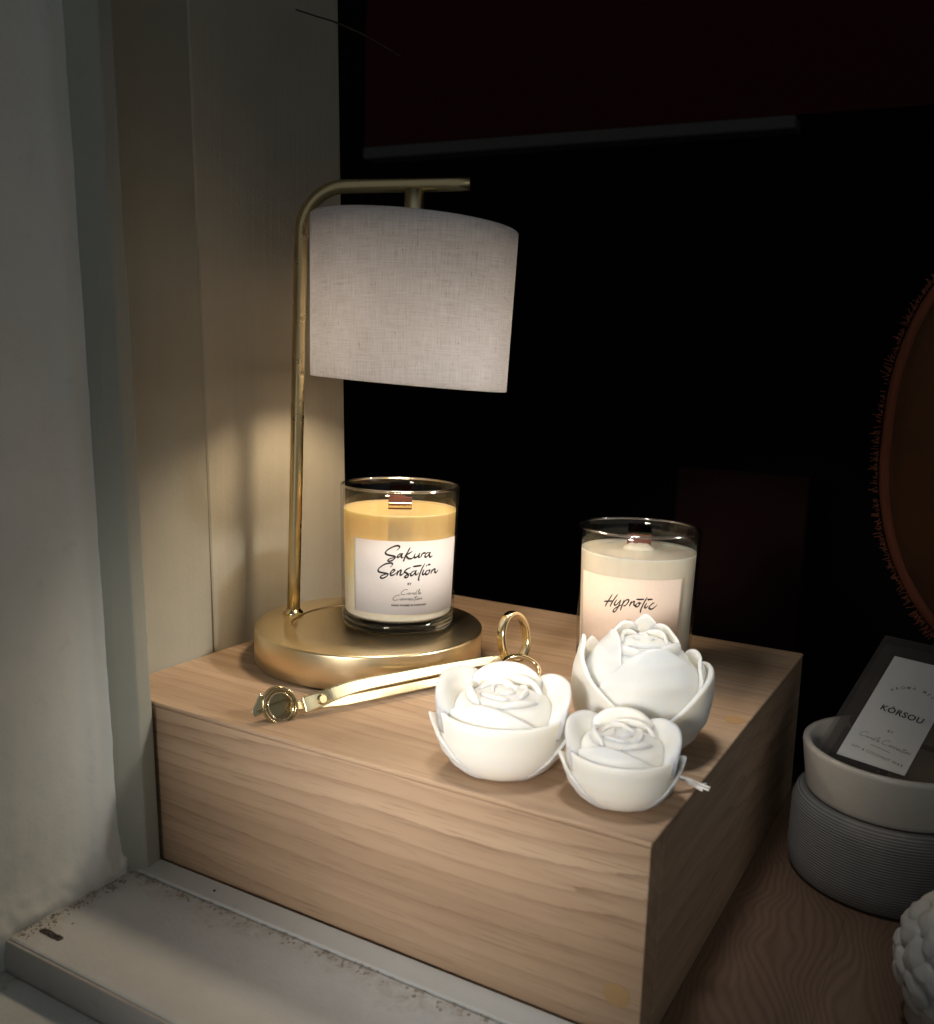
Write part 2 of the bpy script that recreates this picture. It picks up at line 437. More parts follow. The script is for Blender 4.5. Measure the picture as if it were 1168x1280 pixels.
# ------------------------------------------------------------------ the setting
f = MB().box(-.36, .06, -.002, .345, ZF - .03, ZF).box(.0601, 1.2, -.002, .62, ZF - .03, ZF).build('floor', M['pine'], smooth=False, at=(0, 0, ZF)); tag(f, kind='structure')
f2 = MB().box(-3, 2.5, -.002, 1.62, -.75, -.72).build('ground', M['dark'], smooth=False, at=(0, 0, -.72)); tag(f2, kind='structure')
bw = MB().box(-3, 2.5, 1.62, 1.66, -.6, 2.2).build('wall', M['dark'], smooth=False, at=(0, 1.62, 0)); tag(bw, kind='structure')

# ------------------------------------------------------------------ wooden box
BOX = thing('wooden_box', (-.17, .164, ZF), 'long low oak-veneered display box carrying the lamp, candles and white roses', 'display box')
DB = .3287
MB().box(-.3375, 0, 0, DB, -.0026, 0).build('top_panel', M['wood'], BOX, smooth=False, mods=[BEV(.0010, 3)])
MB().box(-.3375, -.0004, .0004, .018, ZF + .0005, -.0028).build('front_panel', M['wood'], BOX, smooth=False, mods=[BEV(.0006, 2)])
MB().box(-.018, -.0004, .0183, DB - .0004, ZF + .0005, -.0028).build('side_panel', M['woodside'], BOX, smooth=False, mods=[BEV(.0005, 2)])
def disc(cx, cy, z, rx, ry, n=32, h=.0004):
    m = MB(); m.v = [(cx + rx * math.cos(2 * PI * i / n), cy + ry * math.sin(2 * PI * i / n), zz) for zz in (z - .001, z + h) for i in range(n)]
    m.f = [tuple(range(n))[::-1], tuple(range(n, 2 * n))] + [(i, (i + 1) % n, n + (i + 1) % n, n + i) for i in range(n)]
    return m
disc(-.008, .1658, 0, .0055, .0062, h=.0002).build('knot', M['knot'], BOX, smooth=False)
m = MB(); n = 28
m.v = [(-.0115 + .0062 * math.cos(2 * PI * i / n), y, -.0745 + .0055 * math.sin(2 * PI * i / n)) for y in (.002, .0002) for i in range(n)]
m.f = [tuple(range(n)), tuple(range(n, 2 * n))] + [(i, (i + 1) % n, n + (i + 1) % n, n + i) for i in range(n)]
m.build('knot', M['knot'], BOX, smooth=False)

# ------------------------------------------------------------------ side wall inside the window
SW = thing('side_wall', (-.345, .12, ZF), 'greige side wall of the window display behind the lamp', 'wall')
def sheared(x0, x1, y0, y1, z0, z1, k=-.05):
    return MB().hexa([(x0, y0 + k * z0, z0), (x1, y0 + k * z0, z0), (x1, y1 + k * z0, z0), (x0, y1 + k * z0, z0),
                      (x0, y0 + k * z1, z1), (x1, y0 + k * z1, z1), (x1, y1 + k * z1, z1), (x0, y1 + k * z1, z1)])
sheared(-.36, -.3388, -.008, .0885, ZF + .001, .75, -.03).build('painted_panel', M['wallin'], SW, smooth=False)
sheared(-.36, -.3380, .0895, .2375, ZF + .001, .75, -.045).build('cloth_panel', M['wallin2'], SW, smooth=False, mods=[BEV(.002, 2)])

# ------------------------------------------------------------------ window frame, sill and reveal outside
WF = thing('window_frame', (-.30, -.016, -.094), 'old painted window frame with its bottom rail and left jamb around the glass', 'window frame')
zb, zt = -.118, .62
def jx(x_at_b, x_at_t, z):  # lines lean outward going up
    return x_at_b + (x_at_t - x_at_b) * (z + .0863) / (.375 + .0863)
i0, i1 = jx(-.2907, -.3151, zb), jx(-.2907, -.3151, zt)
o0, o1 = jx(-.3010, -.3285, zb), jx(-.3010, -.3285, zt)
MB().hexa([(o0, -.0235, zb), (i0, -.0125, zb), (i0, -.0026, zb), (o0 - .03, -.0026, zb), (o1, -.0235, zt), (i1, -.0125, zt), (i1, -.0026, zt), (o1 - .03, -.0026, zt)]
          ).build('jamb', M['frame'], WF, smooth=False, mods=[BEV(.0012, 2)])
MB().hexa([(-.3080, -.0168, -.112), (1.2, -.0168, -.112), (1.2, -.0024, -.112), (-.3080, -.0024, -.112),
           (-.3080, -.0168, -.0944), (1.2, -.0168, -.0944), (1.2, -.0024, -.0932), (-.3080, -.0024, -.0932)]
          ).build('bottom_rail', M['rail'], WF, smooth=False, mods=[BEV(.0008, 2)])
MB().box(-.325, 1.15, -.0021, -.0004, -.1030, .6).build('glass_pane', M['pane'], WF, smooth=False)
for (sx, sy, sz, sr) in ((-.3003, -.0203, -.0499, .0011), (-.2410, -.0098, -.0937, .0009)):
    m = MB(); 
    d = Vector((.62, -.62, .1)).normalized() if sz > -.07 else Vector((0, -.06, 1))
    a = d.orthogonal().normalized(); b = d.cross(a); c0 = Vector((sx, sy, sz))
    m.prism([(sr * math.cos(k * PI / 5) * random.uniform(.7, 1.2), sr * .8 * math.sin(k * PI / 5)) for k in range(10)], c0, a, b, d, -.0006, .0002)
    m.build('nail_head', M['soot'], WF, smooth=False)

SI = thing('window_sill', (-.300, -.0165, -.0955), 'grimy white painted outer window sill with a stepped front edge', 'window sill')
MB().box(-.36, .9, -.0950, -.0170, -.13, -.0955).build('ledge', M['sill'], SI, smooth=False, mods=[BEV(.0015, 2)])
MB().box(-.40, .9, -.0966, -.0952, -.14, -.0962).build('step_face', M['stepface'], SI, smooth=False)
lo = MB().box(-.5, .9, -.32, -.0967, -.16, -.1125).build('lower_ledge', M['sill'], SI, smooth=False, mods=[BEV(.0015, 2)])
m = MB()  # flat dark plate painted as the slot's shaded hollow, debris chips on top
m.prism([(-.0082, -.0012), (-.0060, -.0022), (-.0015, -.0019), (.0030, -.0024), (.0078, -.0018), (.0086, .0004), (.0070, .0017), (.0025, .0014), (-.0030, .0020), (-.0070, .0016)],
        Vector((-.2825, -.0815, -.0955)), Vector((1, 0, 0)), Vector((0, 1, 0)), Vector((0, 0, 1)), -.001, .00012)
for k in range(14):
    cx, cy = -.2825 + random.uniform(-.0075, .0075), -.0815 + random.uniform(-.0016, .0016)
    r = random.uniform(.0004, .0010); a0 = random.random() * 6
    m.prism([(r * math.cos(a0 + q * PI / 3) * random.uniform(.6, 1.3), r * math.sin(a0 + q * PI / 3) * random.uniform(.6, 1.1)) for q in range(6)],
            Vector((cx, cy, -.0955)), Vector((1, 0, 0)), Vector((0, 1, 0)), Vector((0, 0, 1)), .0001, random.uniform(.0003, .0007))
m.build('slot', M['shade_and_debris'], SI, smooth=False)

RV = thing('plaster_reveal', (-.315, -.10, -.1125), 'rough white plaster reveal left of the window frame', 'wall')
def rvx(z): return -.3008 - .0590 * (z + .09)
NY, NZ = 110, 160
vv = []; ff = []
for i in range(NZ + 1):
    z = -.12 + .74 * (i / NZ) ** 1.6
    for j in range(NY + 1):
        y = -.0205 - .30 * (j / NY) ** 1.6
        e = min(1, max(0, (-.0225 - y) / .012))
        x = rvx(z) + .0006 * noise.noise(Vector((y * 22, z * 22, 1))) + .0004 * noise.noise(Vector((y * 90, z * 90, 5)))
        g_ = math.exp(-((z + .092) / .014) ** 2); x += g_ * (.0030 + .0016 * noise.noise(Vector((y * 160, z * 160, 3))) + .0010 * noise.noise(Vector((y * 420, z * 420, 8)))) + .0012 * math.exp(-((y + .034) / .006) ** 2)
        vv.append((x, y, z))
w = NY + 1
for i in range(NZ):
    for j in range(NY): ff.append((i * w + j, i * w + j + 1, (i + 1) * w + j + 1, (i + 1) * w + j))
k = len(vv); vv += [(-.42, y, z) for (x, y, z) in (vv[0], vv[NY], vv[NZ * w + NY], vv[NZ * w])]
ff += [(k, k + 1, k + 2, k + 3)]
ff += [tuple([i * w for i in range(NZ + 1)] + [k + 3, k]), tuple([i * w + NY for i in range(NZ, -1, -1)] + [k + 1, k + 2]),
       tuple([NZ * w + j for j in range(NY + 1)] + [k + 2, k + 3]), tuple([j for j in range(NY, -1, -1)] + [k, k + 1])]
mesh('plaster_face', vv, ff, M['plaster'], RV)

# flaked paint and dirt along the corners of the sill
m = MB()
def chip(x, y, z, r, h):
    a0 = random.random() * 6
    m.prism([(r * math.cos(a0 + q * PI / 3) * random.uniform(.4, 1.3), r * math.sin(a0 + q * PI / 3) * random.uniform(.4, 1.3)) for q in range(6)],
            Vector((x, y, z)), Vector((1, 0, random.uniform(-.3, .3))).normalized(), Vector((0, 1, random.uniform(-.3, .3))).normalized(), Vector((0, 0, 1)), -.0004, h)
for k in range(300):
    q = random.random()
    if q < .45:      # along the reveal
        y = random.uniform(-.092, -.026); x = rvx(-.0955) + .004 + abs(random.gauss(0, .0045))
    else:            # along the rail
        x = -.300 + random.random() ** 1.4 * .30; y = -.0175 - abs(random.gauss(0, .0035))
    chip(x, y, -.0955, random.choice((.0003, .0004, .0006, .0010)), random.uniform(.0001, .0006))
fl = m.build('grime', M['flake'], None, smooth=False, at=(-.29, -.03, -.0955)); tag(fl, kind='stuff')

# ------------------------------------------------------------------ brass lamp
LB = (-.2491, .1435)
LAMP = thing('candle_warmer_lamp', (*LB, 0), 'brass warmer lamp with an arched stem and pale linen drum shade over a candle', 'lamp')
prof = [(0, .0004), (.0748, .0004), (.0757, .0008), (.0760, .0016), (.0760, .0212), (.0758, .0220), (.0752, .0226), (.0744, .0228), (.0525, .0228), (.0519, .0226), (.0514, .0220), (.0508, .0218), (0, .0218)]
MB().lathe(*LB, prof, 160).build('base', M['brass'], LAMP)
pf = Vector((-.3050, .1313, 0)); LC = Vector((-.2320, .1603, 0))
dr = (LC - pf).normalized()
pt = Vector((-.3012, .1328, 0))                       # the stem leans a touch
ZA = .3075; RB = .030
pts = [Vector((pf.x, pf.y, .0225))]
topv = Vector((pt.x, pt.y, ZA - RB))
for k in range(1, 9): pts.append(pts[0].lerp(topv, k / 8))
for k in range(1, 13):
    a = PI / 2 * k / 12
    pts.append(topv + dr * (RB * (1 - math.cos(a))) + Vector((0, 0, RB * math.sin(a))))
endp = topv + dr * .1105 + Vector((0, 0, RB + .002))
for k in range(1, 6): pts.append(pts[20].lerp(endp, k / 5))
MB().tube(pts, .0044, 24).build('stem', M['brass_top'], LAMP)
MB().lathe(pf.x, pf.y, [(0, .0226), (.0066, .0226), (.0070, .0234), (.0066, .0246), (.0055, .0252), (.0050, .0262), (.0044, .0266), (0, .0266)], 32).build('collar', M['gold'], LAMP)
ZS0, ZS1 = .1838, .2835
sc = Vector((-.2316, .1600, 0))
stem_top = ZA + .001
MB().lathe(sc.x, sc.y, [(0, .2835), (.0135, .2835), (.0142, .2845), (.0142, .2895), (.0130, .2905), (.0066, .2910), (.0062, .2916), (.0062, .3060), (0, .3060)], 40).build('shade_holder', M['brass'], LAMP)
MB().tube([sc + Vector((-.006, -.004, .2925)), sc + Vector((-.012, -.007, .2895)), sc + Vector((-.02, -.012, .2880))], .0007, 8).build('cord', M['trim'], LAMP)
nrm = 128
sh = MB(); rt, rb = .0664, .0640
prof = []
for k in range(13):
    q = k / 12; prof.append((rb + (rt - rb) * q, ZS0 + (ZS1 - ZS0) * q))
prof = [(rb - .0012, ZS0 + .0002)] + [(rb - .0004, ZS0 - .0004)] + prof + [(rt - .0006, ZS1 + .0005), (rt - .0014, ZS1 + .0002)]
prof += [(rt - .0014 - (rt - rb) * k / 8, ZS1 - (ZS1 - ZS0) * k / 8) for k in range(1, 9)]
sh.lathe(sc.x, sc.y, prof, nrm)
so = sh.build('shade', M['linen'], LAMP)
# put the shade's own origin on its axis so that the weave wraps round it
off = Vector((sc.x - LB[0], sc.y - LB[1], (ZS0 + ZS1) / 2)); so.data.transform(Matrix.Translation(-off)); so.location = off
vw = Vector((CAM.x - sc.x, CAM.y - sc.y, 0)).normalized()
lt = Vector((-vw.y, vw.x, 0)); KS = -.042
TILT = Matrix(((1, 0, 0, 0), (0, 1, 0, 0), (KS * lt.x, KS * lt.y, 1, 0), (0, 0, 0, 1))) @ Matrix.Rotation(math.radians(-.9), 4, vw)
so.data.transform(TILT)
st = MB().lathe(sc.x, sc.y, [(.0130, ZS1 - .0005), (rt - .0018, ZS1 - .0005), (rt - .0018, ZS1 - .0013), (.0130, ZS1 - .0013), (.0130, ZS1 - .0005)], 96).build('shade_top', M['shadein'], LAMP)
st.data.transform(Matrix.Translation(off) @ TILT @ Matrix.Translation(-off))
MB().lathe(sc.x, sc.y, [(0, .2825), (.013, .2825), (.013, .268), (.010, .266), (0, .266)], 32).build('bulb_socket', M['brass'], LAMP)
bb = MB().lathe(sc.x, sc.y, [(0, .2658), (.010, .2658), (.012, .262), (.0235, .246), (.0250, .2435), (.0240, .2430), (0, .2430)], 40).build('bulb', M['shadein'], LAMP)
MB().lathe(sc.x, sc.y, [(0, .2428), (.0225, .2428), (.0222, .2395), (.0200, .2345), (.0150, .2300), (.0080, .2275), (0, .2268)], 40).build('bulb_face', M['bulb'], bb)

# ------------------------------------------------------------------ jar candles
SAK = [[[-1.0213,0.05781],[-0.9812,0.05919],[-0.9797,0.06037],[-1.0207,0.06075],[-1.0884,0.05982],[-1.1617,0.05801],[-1.2008,0.05623],[-1.1874,0.055],[-1.1284,0.05437],[-1.0594,0.05389],[-1.0463,0.05294],[-1.0742,0.05159],[-1.1269,0.05058],[-1.1569,0.05077],[-1.1529,0.05162],[-1.1064,0.05251],[-1.0327,0.05325]],[[-0.9342,0.05568],[-0.9708,0.05545],[-1.0017,0.05425],[-1.0086,0.0534],[-0.9885,0.05329],[-0.9546,0.05458],[-0.929,0.05589],[-0.9436,0.05387],[-0.9316,0.05303],[-0.9045,0.05358]],[[-0.8026,0.05975],[-0.8329,0.05745],[-0.8733,0.05451],[-0.9031,0.05135],[-0.9079,0.0505]],[[-0.7653,0.05719],[-0.8232,0.05576],[-0.8755,0.05459],[-0.8591,0.05375],[-0.8317,0.05264],[-0.7886,0.05236],[-0.7372,0.05323]],[[-0.713,0.05574],[-0.7335,0.05399],[-0.7195,0.05296],[-0.689,0.05342],[-0.6566,0.05463],[-0.6397,0.05583],[-0.6582,0.05387],[-0.6461,0.05301],[-0.6239,0.05347]],[[-0.5939,0.05565],[-0.6214,0.05321]],[[-0.6154,0.05413],[-0.5857,0.0555],[-0.5545,0.05576],[-0.5468,0.05515]],[[-0.4702,0.05582],[-0.5149,0.05545],[-0.5456,0.05404],[-0.5373,0.05292],[-0.5065,0.0533],[-0.4715,0.0548],[-0.4517,0.05597],[-0.4654,0.05389],[-0.4503,0.05273],[-0.4216,0.05314],[-0.4123,0.05396]],[[-1.12,0.0467],[-1.0885,0.04811],[-1.0922,0.04929],[-1.137,0.04929],[-1.2123,0.0484],[-1.2945,0.04605],[-1.3246,0.04412],[-1.2994,0.04306],[-1.2324,0.04276],[-1.17,0.04236],[-1.1631,0.0414],[-1.1986,0.04004],[-1.2513,0.03917],[-1.2816,0.03968],[-1.2651,0.04083],[-1.2101,0.04175],[-1.143,0.04259]],[[-1.1128,0.04239],[-1.0653,0.04374],[-1.0477,0.04487],[-1.0734,0.04509],[-1.1048,0.04376],[-1.1171,0.04239],[-1.1017,0.04144],[-1.0591,0.04193],[-1.0046,0.04368]],[[-0.9914,0.04475],[-1.012,0.04134]],[[-1.0061,0.04241],[-0.9752,0.04426],[-0.9491,0.04499],[-0.9434,0.04427],[-0.9572,0.04231],[-0.9419,0.04173],[-0.8896,0.0433]],[[-0.7844,0.04664],[-0.8324,0.04595],[-0.8797,0.04457],[-0.8813,0.04368],[-0.8464,0.04286],[-0.8242,0.04179],[-0.8361,0.04039],[-0.8661,0.04011],[-0.8815,0.04075],[-0.8563,0.04159],[-0.7903,0.04295]],[[-0.7148,0.04451],[-0.755,0.04385],[-0.7833,0.04235],[-0.7738,0.04127],[-0.7414,0.04191],[-0.7053,0.04377],[-0.6926,0.04469],[-0.7065,0.04258],[-0.6868,0.04178],[-0.6426,0.04301]],[[-0.5403,0.04901],[-0.591,0.04566],[-0.629,0.04191],[-0.6469,0.03897],[-0.6377,0.03766]],[[-0.7521,0.0472],[-0.6749,0.04746],[-0.6012,0.04773]],[[-0.5539,0.04505],[-0.5786,0.04264],[-0.5657,0.04149],[-0.525,0.04269]],[[-0.5211,0.04682],[-0.4979,0.04786]],[[-0.4856,0.04782],[-0.4354,0.04781]],[[-0.4741,0.04432],[-0.5173,0.0434],[-0.5253,0.04184],[-0.4931,0.04143],[-0.457,0.04259],[-0.4484,0.04393],[-0.4741,0.04432]],[[-0.3948,0.04449],[-0.4251,0.04161]],[[-0.4184,0.04252],[-0.3744,0.04419],[-0.3406,0.04434],[-0.3438,0.04272],[-0.3162,0.04199],[-0.2652,0.04372]]]
HYP = [[[-1.615,0.05687],[-1.6705,0.05288],[-1.7108,0.05015],[-1.7362,0.04796]],[[-1.5227,0.05733],[-1.5708,0.0544],[-1.6197,0.05099],[-1.6491,0.04835]],[[-1.7633,0.05111],[-1.6877,0.05178],[-1.5977,0.05246]],[[-1.5352,0.05372],[-1.5713,0.05107],[-1.5652,0.04991],[-1.5259,0.0509],[-1.473,0.05384]],[[-1.4676,0.054],[-1.4916,0.05086],[-1.5274,0.04756],[-1.5655,0.04555],[-1.5896,0.04594],[-1.5625,0.0478],[-1.4959,0.04973],[-1.4413,0.05104]],[[-1.4144,0.05413],[-1.4458,0.05022],[-1.4719,0.04698]],[[-1.4329,0.05139],[-1.3952,0.05378],[-1.3526,0.05462],[-1.3435,0.05356],[-1.3754,0.05135],[-1.4072,0.05041],[-1.424,0.05055]],[[-1.2973,0.05387],[-1.3302,0.0503]],[[-1.3257,0.05098],[-1.2804,0.05336],[-1.254,0.05375],[-1.2585,0.05167],[-1.2339,0.05109],[-1.2134,0.05181]],[[-1.1939,0.05318],[-1.2263,0.05177],[-1.2277,0.05058],[-1.1902,0.05077],[-1.1711,0.05236],[-1.1832,0.05321],[-1.1396,0.05288]],[[-1.0542,0.05698],[-1.0928,0.05407],[-1.1257,0.05092],[-1.1459,0.04867],[-1.1493,0.04668]],[[-1.2272,0.05529],[-1.1543,0.05539],[-1.1009,0.05568]],[[-1.0518,0.05553],[-0.9642,0.05574]],[[-1.0538,0.05347],[-1.0845,0.051],[-1.0699,0.05005],[-1.0286,0.05151]],[[-1.0397,0.0548],[-1.0244,0.05548]],[[-0.9322,0.05355],[-0.9753,0.05266],[-1.0109,0.05087],[-1.0089,0.04968],[-0.9586,0.04958],[-0.8842,0.05222]]]

def script_candle():
    C = [(2.3, 2.45), (1.95, 2.95), (1.2, 2.7), (.4, 1.8), (0, .75), (.3, .05), (1.1, .05), (2.3, .65)]
    a = lambda x: [[(x + .8, .95), (x + .3, .9), (x, .4), (x + .2, .05), (x + .7, .5), (x + .9, 1.), (x + .8, .2), (x + 1.1, .15)]]
    n = lambda x: [[(x + .1, .95), (x, 0)], [(x + .05, .4), (x + .5, .95), (x + .7, .8), (x + .6, .2), (x + .95, .2)]]
    e = lambda x: [[(x, .4), (x + .45, .75), (x + .35, 1.), (x + .05, .7), (x, .2), (x + .3, 0), (x + .85, .4)]]
    o = lambda x: [[(x + .45, .95), (x + .05, .5), (x + .2, .05), (x + .65, .4), (x + .5, .95), (x + .95, .85)]]
    l = lambda x: [[(x, .4), (x + .6, 2.4), (x + .4, 2.6), (x + .1, 1.), (x + .1, .1), (x + .45, .15)]]
    d = lambda x: [[(x + .7, .9), (x + .2, .8), (x, .3), (x + .2, 0), (x + .6, .5), (x + 1.15, 2.6)], [(x + 1.1, 2.4), (x + .7, .8), (x + .7, .1), (x + 1.05, .15)]]
    c_ = lambda x: [[(x + .6, .9), (x + .2, .7), (x, .2), (x + .35, .05), (x + .8, .4)]]
    i_ = lambda x: [[(x + .1, .95), (x, .15), (x + .35, .15)], [(x + .3, 1.5), (x + .45, 1.6)]]
    t_ = lambda x: [[(x + .8, 2.4), (x + .35, .8), (x, -1.0)], [(x - .2, 1.6), (x + 1.3, 1.7)]]
    w1 = [C] + a(2.3) + n(3.6) + d(4.6) + l(6.) + e(6.5)
    w2 = [C] + o(2.4) + n(3.4) + n(4.4) + e(5.4) + c_(6.1) + t_(7.) + i_(7.6) + o(8.) + n(8.9)
    return w1, 7.35, w2, 9.85
W1, W1L, W2, W2L = script_candle()

def jar_candle(cx, cy, z0, label, wax_mat, paper, az0, az1, name_strokes, warm, top=.0792):
    H, RB_, RT = .0947, .0374, .0399
    def ro(z): return RB_ + (RT - RB_) * z / H
    J = thing('jar_candle', (cx, cy, z0), label, 'candle', 'candles in glass jars')
    L = lambda m, p, n=112: m.lathe(cx, cy, [(r, z + z0) for r, z in p], n)
    # thin wall with a rounded lip
    wall = [(ro(.0098), .0098)] + [(ro(z), z) for z in (.02, .035, .05, .065, .08, .09)] + [(RT, H - .0007), (RT - .0004, H - .0001), (RT - .0010, H + .0001), (RT - .0016, H - .0001), (RT - .0020, H - .0007)] + [(ro(z) - .0020, z) for z in (.09, .085, top + .0002)]
    L(MB(), wall).build('glass_jar', M['glass'], J)
    L(MB(), [(0, .0003), (RB_ - .006, .0003), (RB_ - .0022, .0006), (RB_ - .0006, .0022), (ro(.004), .004), (ro(.0096), .0096), (ro(.0096) - .003, .0094), (.02, .0084), (0, .0082)]).build('glass_base', M['heavy'], J)
    lip = [(RT - .0010 + .0011 * math.cos(a), H - .0002 + .0009 * math.sin(a)) for a in [2 * PI * k / 10 for k in range(11)]]
    L(MB(), lip).build('glass_rim', M['lip'], J)
    zt = top
    wp = [(0, .0084)] + [(.02, .0086), (ro(.0098) - .0032, .0098), (ro(.011) - .0021, .0112)] + [(ro(z) - .0021, z) for z in (.03, .05, zt - .001)]
    if warm: wp += [(ro(zt) - .0021, zt + .0002), (ro(zt) - .0034, zt - .0007), (ro(zt) - .006, zt - .0010), (0, zt - .0010)]
    else: wp += [(ro(zt) - .0021, zt + .0002), (ro(zt) - .0032, zt - .0010), (ro(zt) - .006, zt - .0016), (.016, zt - .0008), (.008, zt + .0006), (0, zt + .0010)]
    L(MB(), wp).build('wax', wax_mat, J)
    f = Vector((math.cos(az_c := math.atan2(CAM.y - cy, CAM.x - cx)), math.sin(az_c), 0)); lat = Vector((-f.y, f.x, 0)); c0 = Vector((cx, cy, z0))
    # wide wooden wick
    wz0, wz1 = (zt - .032, top + .0085) if warm else (zt - .004, zt + .0098)
    wk = MB(); hw = .0078
    tops = [.0 + .0012 * noise.noise(Vector((k * 1.7, 3 if warm else 9, 0))) - (.0012 if warm and k < 3 else 0) for k in range(9)]
    poly = [(-hw, wz0), (hw, wz0)] + [(hw - 2 * hw * k / 8, wz1 + tops[k]) for k in range(9)]
    wk.prism(poly, c0, lat, Vector((0, 0, 1)), f, -.0007, .0007)
    wk.build('wick', M['wick'], J, smooth=False)
    if warm:
        w2 = MB()
        w2.prism([(-.0076, .0008), (.0076, .0008), (.0076, .0024), (-.0076, .0024)], c0 + Vector((0, 0, top - .0008)), lat, Vector((0, 0, 1)), f, .0009, .0015)
        w2.prism([(-.0076, .0034), (.0076, .0034), (.0076, .0043), (-.0076, .0043)], c0 + Vector((0, 0, top - .0008)), lat, Vector((0, 0, 1)), f, .0009, .0017)
        w2.build('wick_clip', M['gold'], J, smooth=False, mods=[BEV(.0002, 1)])
    else:
        w2 = MB(); vv = []; ff = []                       # soft heap of wax against the wick
        for k in range(15):
            u = -1 + 2 * k / 14
            for q in range(6):
                a = PI / 2 * q / 5
                hgt = (.0042 + .0012 * noise.noise(Vector((u * 3, 2, 7)))) * (1 - u * u) ** .5
                vv.append(c0 + lat * (u * .0105) + f * (.0008 + .0085 * math.cos(a) * (1 - u * u) ** .5) + Vector((0, 0, zt + .0002 + hgt * math.sin(a))))
        for k in range(14):
            for q in range(5): ff.append((k * 6 + q, (k + 1) * 6 + q, (k + 1) * 6 + q + 1, k * 6 + q + 1))
        w2.add(vv, ff); w2.build('wax_heap', wax_mat, J)
    # paper label wrapped round the glass
    lz0, lz1 = .0156, .0635
    lz1 += .0 if warm else .0043
    lz0 += .0 if warm else .0043
    def on(th, z, d): 
        r = ro(z) + d
        return Vector((cx + r * math.cos(th), cy + r * math.sin(th), z0 + z))
    vv = []; ff = []; N = 40
    for d in (.00008, .00024):
        for k in range(N + 1):
            th = az0 + (az1 - az0) * k / N
            vv += [on(th, lz0, d), on(th, lz1, d)]
    o2 = 2 * (N + 1)
    for k in range(N):
        a = 2 * k
        ff += [(a, a + 1, a + 3, a + 2), (o2 + a, o2 + a + 2, o2 + a + 3, o2 + a + 1), (a, a + 2, o2 + a + 2, o2 + a), (a + 1, o2 + a + 1, o2 + a + 3, a + 3)]
    ff += [(0, o2, o2 + 1, 1), (2 * N, 2 * N + 1, o2 + 2 * N + 1, o2 + 2 * N)]
    lab = mesh('label', vv, ff, paper, J)
    R0 = .0386
    fn = lambda x, y: on(x / R0, y, .00034)
    ink = MB()
    for s in name_strokes: ribbon(ink, [(th * R0, z) for th, z in s], .00135 if warm else .00120, fn, .9, .5)
    ink.build('lettering', M['ink'], lab, smooth=False)
    small = MB()
    cth = (-.80 if warm else -1.328)
    dz = 0. if warm else .0050
    v, fc = text_polys('BY', .0022, 1.1, .00006); small.add([fn(cth * R0 + x, .0352 + dz + y) for x, y in v], fc)
    if warm:
        for ws, wl, t0, t1, z in ((W1, W1L, -.9346, -.5827, .0289), (W2, W2L, -1.0676, -.5671, .0252)):
            k = (t1 - t0) * R0 / wl
            for s in ws: ribbon(small, [(t0 * R0 + x * k, z + y * .0012) for x, y in s], .00036, fn, .9, .3)
        v, fc = text_polys('HAND POURED IN CURACAO', .0016, 1.0, .00007)
        wd = max(p[0] for p in v) - min(p[0] for p in v); k = (1.0931 - .4954) * R0 / wd
        small.add([fn((-.794) * R0 + x * k, .0213 + y) for x, y in v], fc)
    small.build('small_print', M['ink'], lab, smooth=False)
    return J
t = NT('glass_lip'); g = t.n('BsdfGlossy'); g.inputs['Roughness'].default_value = .12; tr = t.n('BsdfTransparent'); mx = t.n('MixShader'); mx.inputs[0].default_value = .42
t.l(tr.outputs[0], mx.inputs[1]); t.l(g.outputs[0], mx.inputs[2]); M['lip'] = t.done(mx)
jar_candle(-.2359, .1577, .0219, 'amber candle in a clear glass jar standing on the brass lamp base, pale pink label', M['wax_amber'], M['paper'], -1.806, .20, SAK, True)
jar_candle(-.0925, .2270, .0002, 'ivory candle in a clear glass jar with a peach label, behind the tallest white rose', M['wax_ivory'], M['peach'], -2.31, -.43, HYP, False, .0800)

# ------------------------------------------------------------------ wick trimmer leaning on the lamp base
A0 = Vector((-.2174 + .9016 * .0068, .0403 - .4325 * .0068, 0)); Aa = Vector((.4325, .9016, 0)); Ab = (Vector((-.9016, .4325, 0)) * .10 + Vector((0, 0, 1))).normalized(); An = Aa.cross(Ab)
Ab2 = (Vector((-.9016, .4325, 0)) * .46 + Vector((0, 0, 1))).normalized(); An2 = Aa.cross(Ab2)      # the flat bars lean back
def onp(s, b, d=0): return A0 + Aa * (s * .915) + Ab * b + An * d
TR = thing('wick_trimmer', (-.2005, .076, 0), 'shiny gold wick trimmer lying against the brass lamp base', 'wick trimmer')
def strip(name, pts, hw, d0, d1, mat):
    """flat bar: centre-line pts (s,b), half width per point"""
    c = catmull(pts, 6); n = len(c); W = [hw[0] + (hw[1] - hw[0]) * i / (n - 1) for i in range(n)] if isinstance(hw, tuple) else [hw] * n
    up = []; dn = []
    for i in range(n):
        tn = (c[min(i + 1, n - 1)] - c[max(i - 1, 0)]).normalized(); nn = Vector((-tn.y, tn.x, 0))
        up.append((c[i], nn * W[i])); dn.append((c[i], nn * -W[i]))
    m = MB(); m.v = []
    for d in (d0, d1):
        m.v += [onp(p.x, p.y) + Aa * q.x + Ab2 * q.y + An2 * d for p, q in up] + [onp(p.x, p.y) + Aa * q.x + Ab2 * q.y + An2 * d for p, q in dn]
    for i in range(n - 1):
        m.f += [(i, i + 1, n + i + 1, n + i), (2 * n + i, 3 * n + i, 3 * n + i + 1, 2 * n + i + 1), (i, 2 * n + i, 2 * n + i + 1, i + 1), (n + i, n + i + 1, 3 * n + i + 1, 3 * n + i)]
    m.f += [(0, n, 3 * n, 2 * n), (n - 1, 3 * n - 1, 4 * n - 1, 2 * n - 1)]
    return m.build(name, mat, TR, smooth=False, mods=[BEV(.0007, 4)])
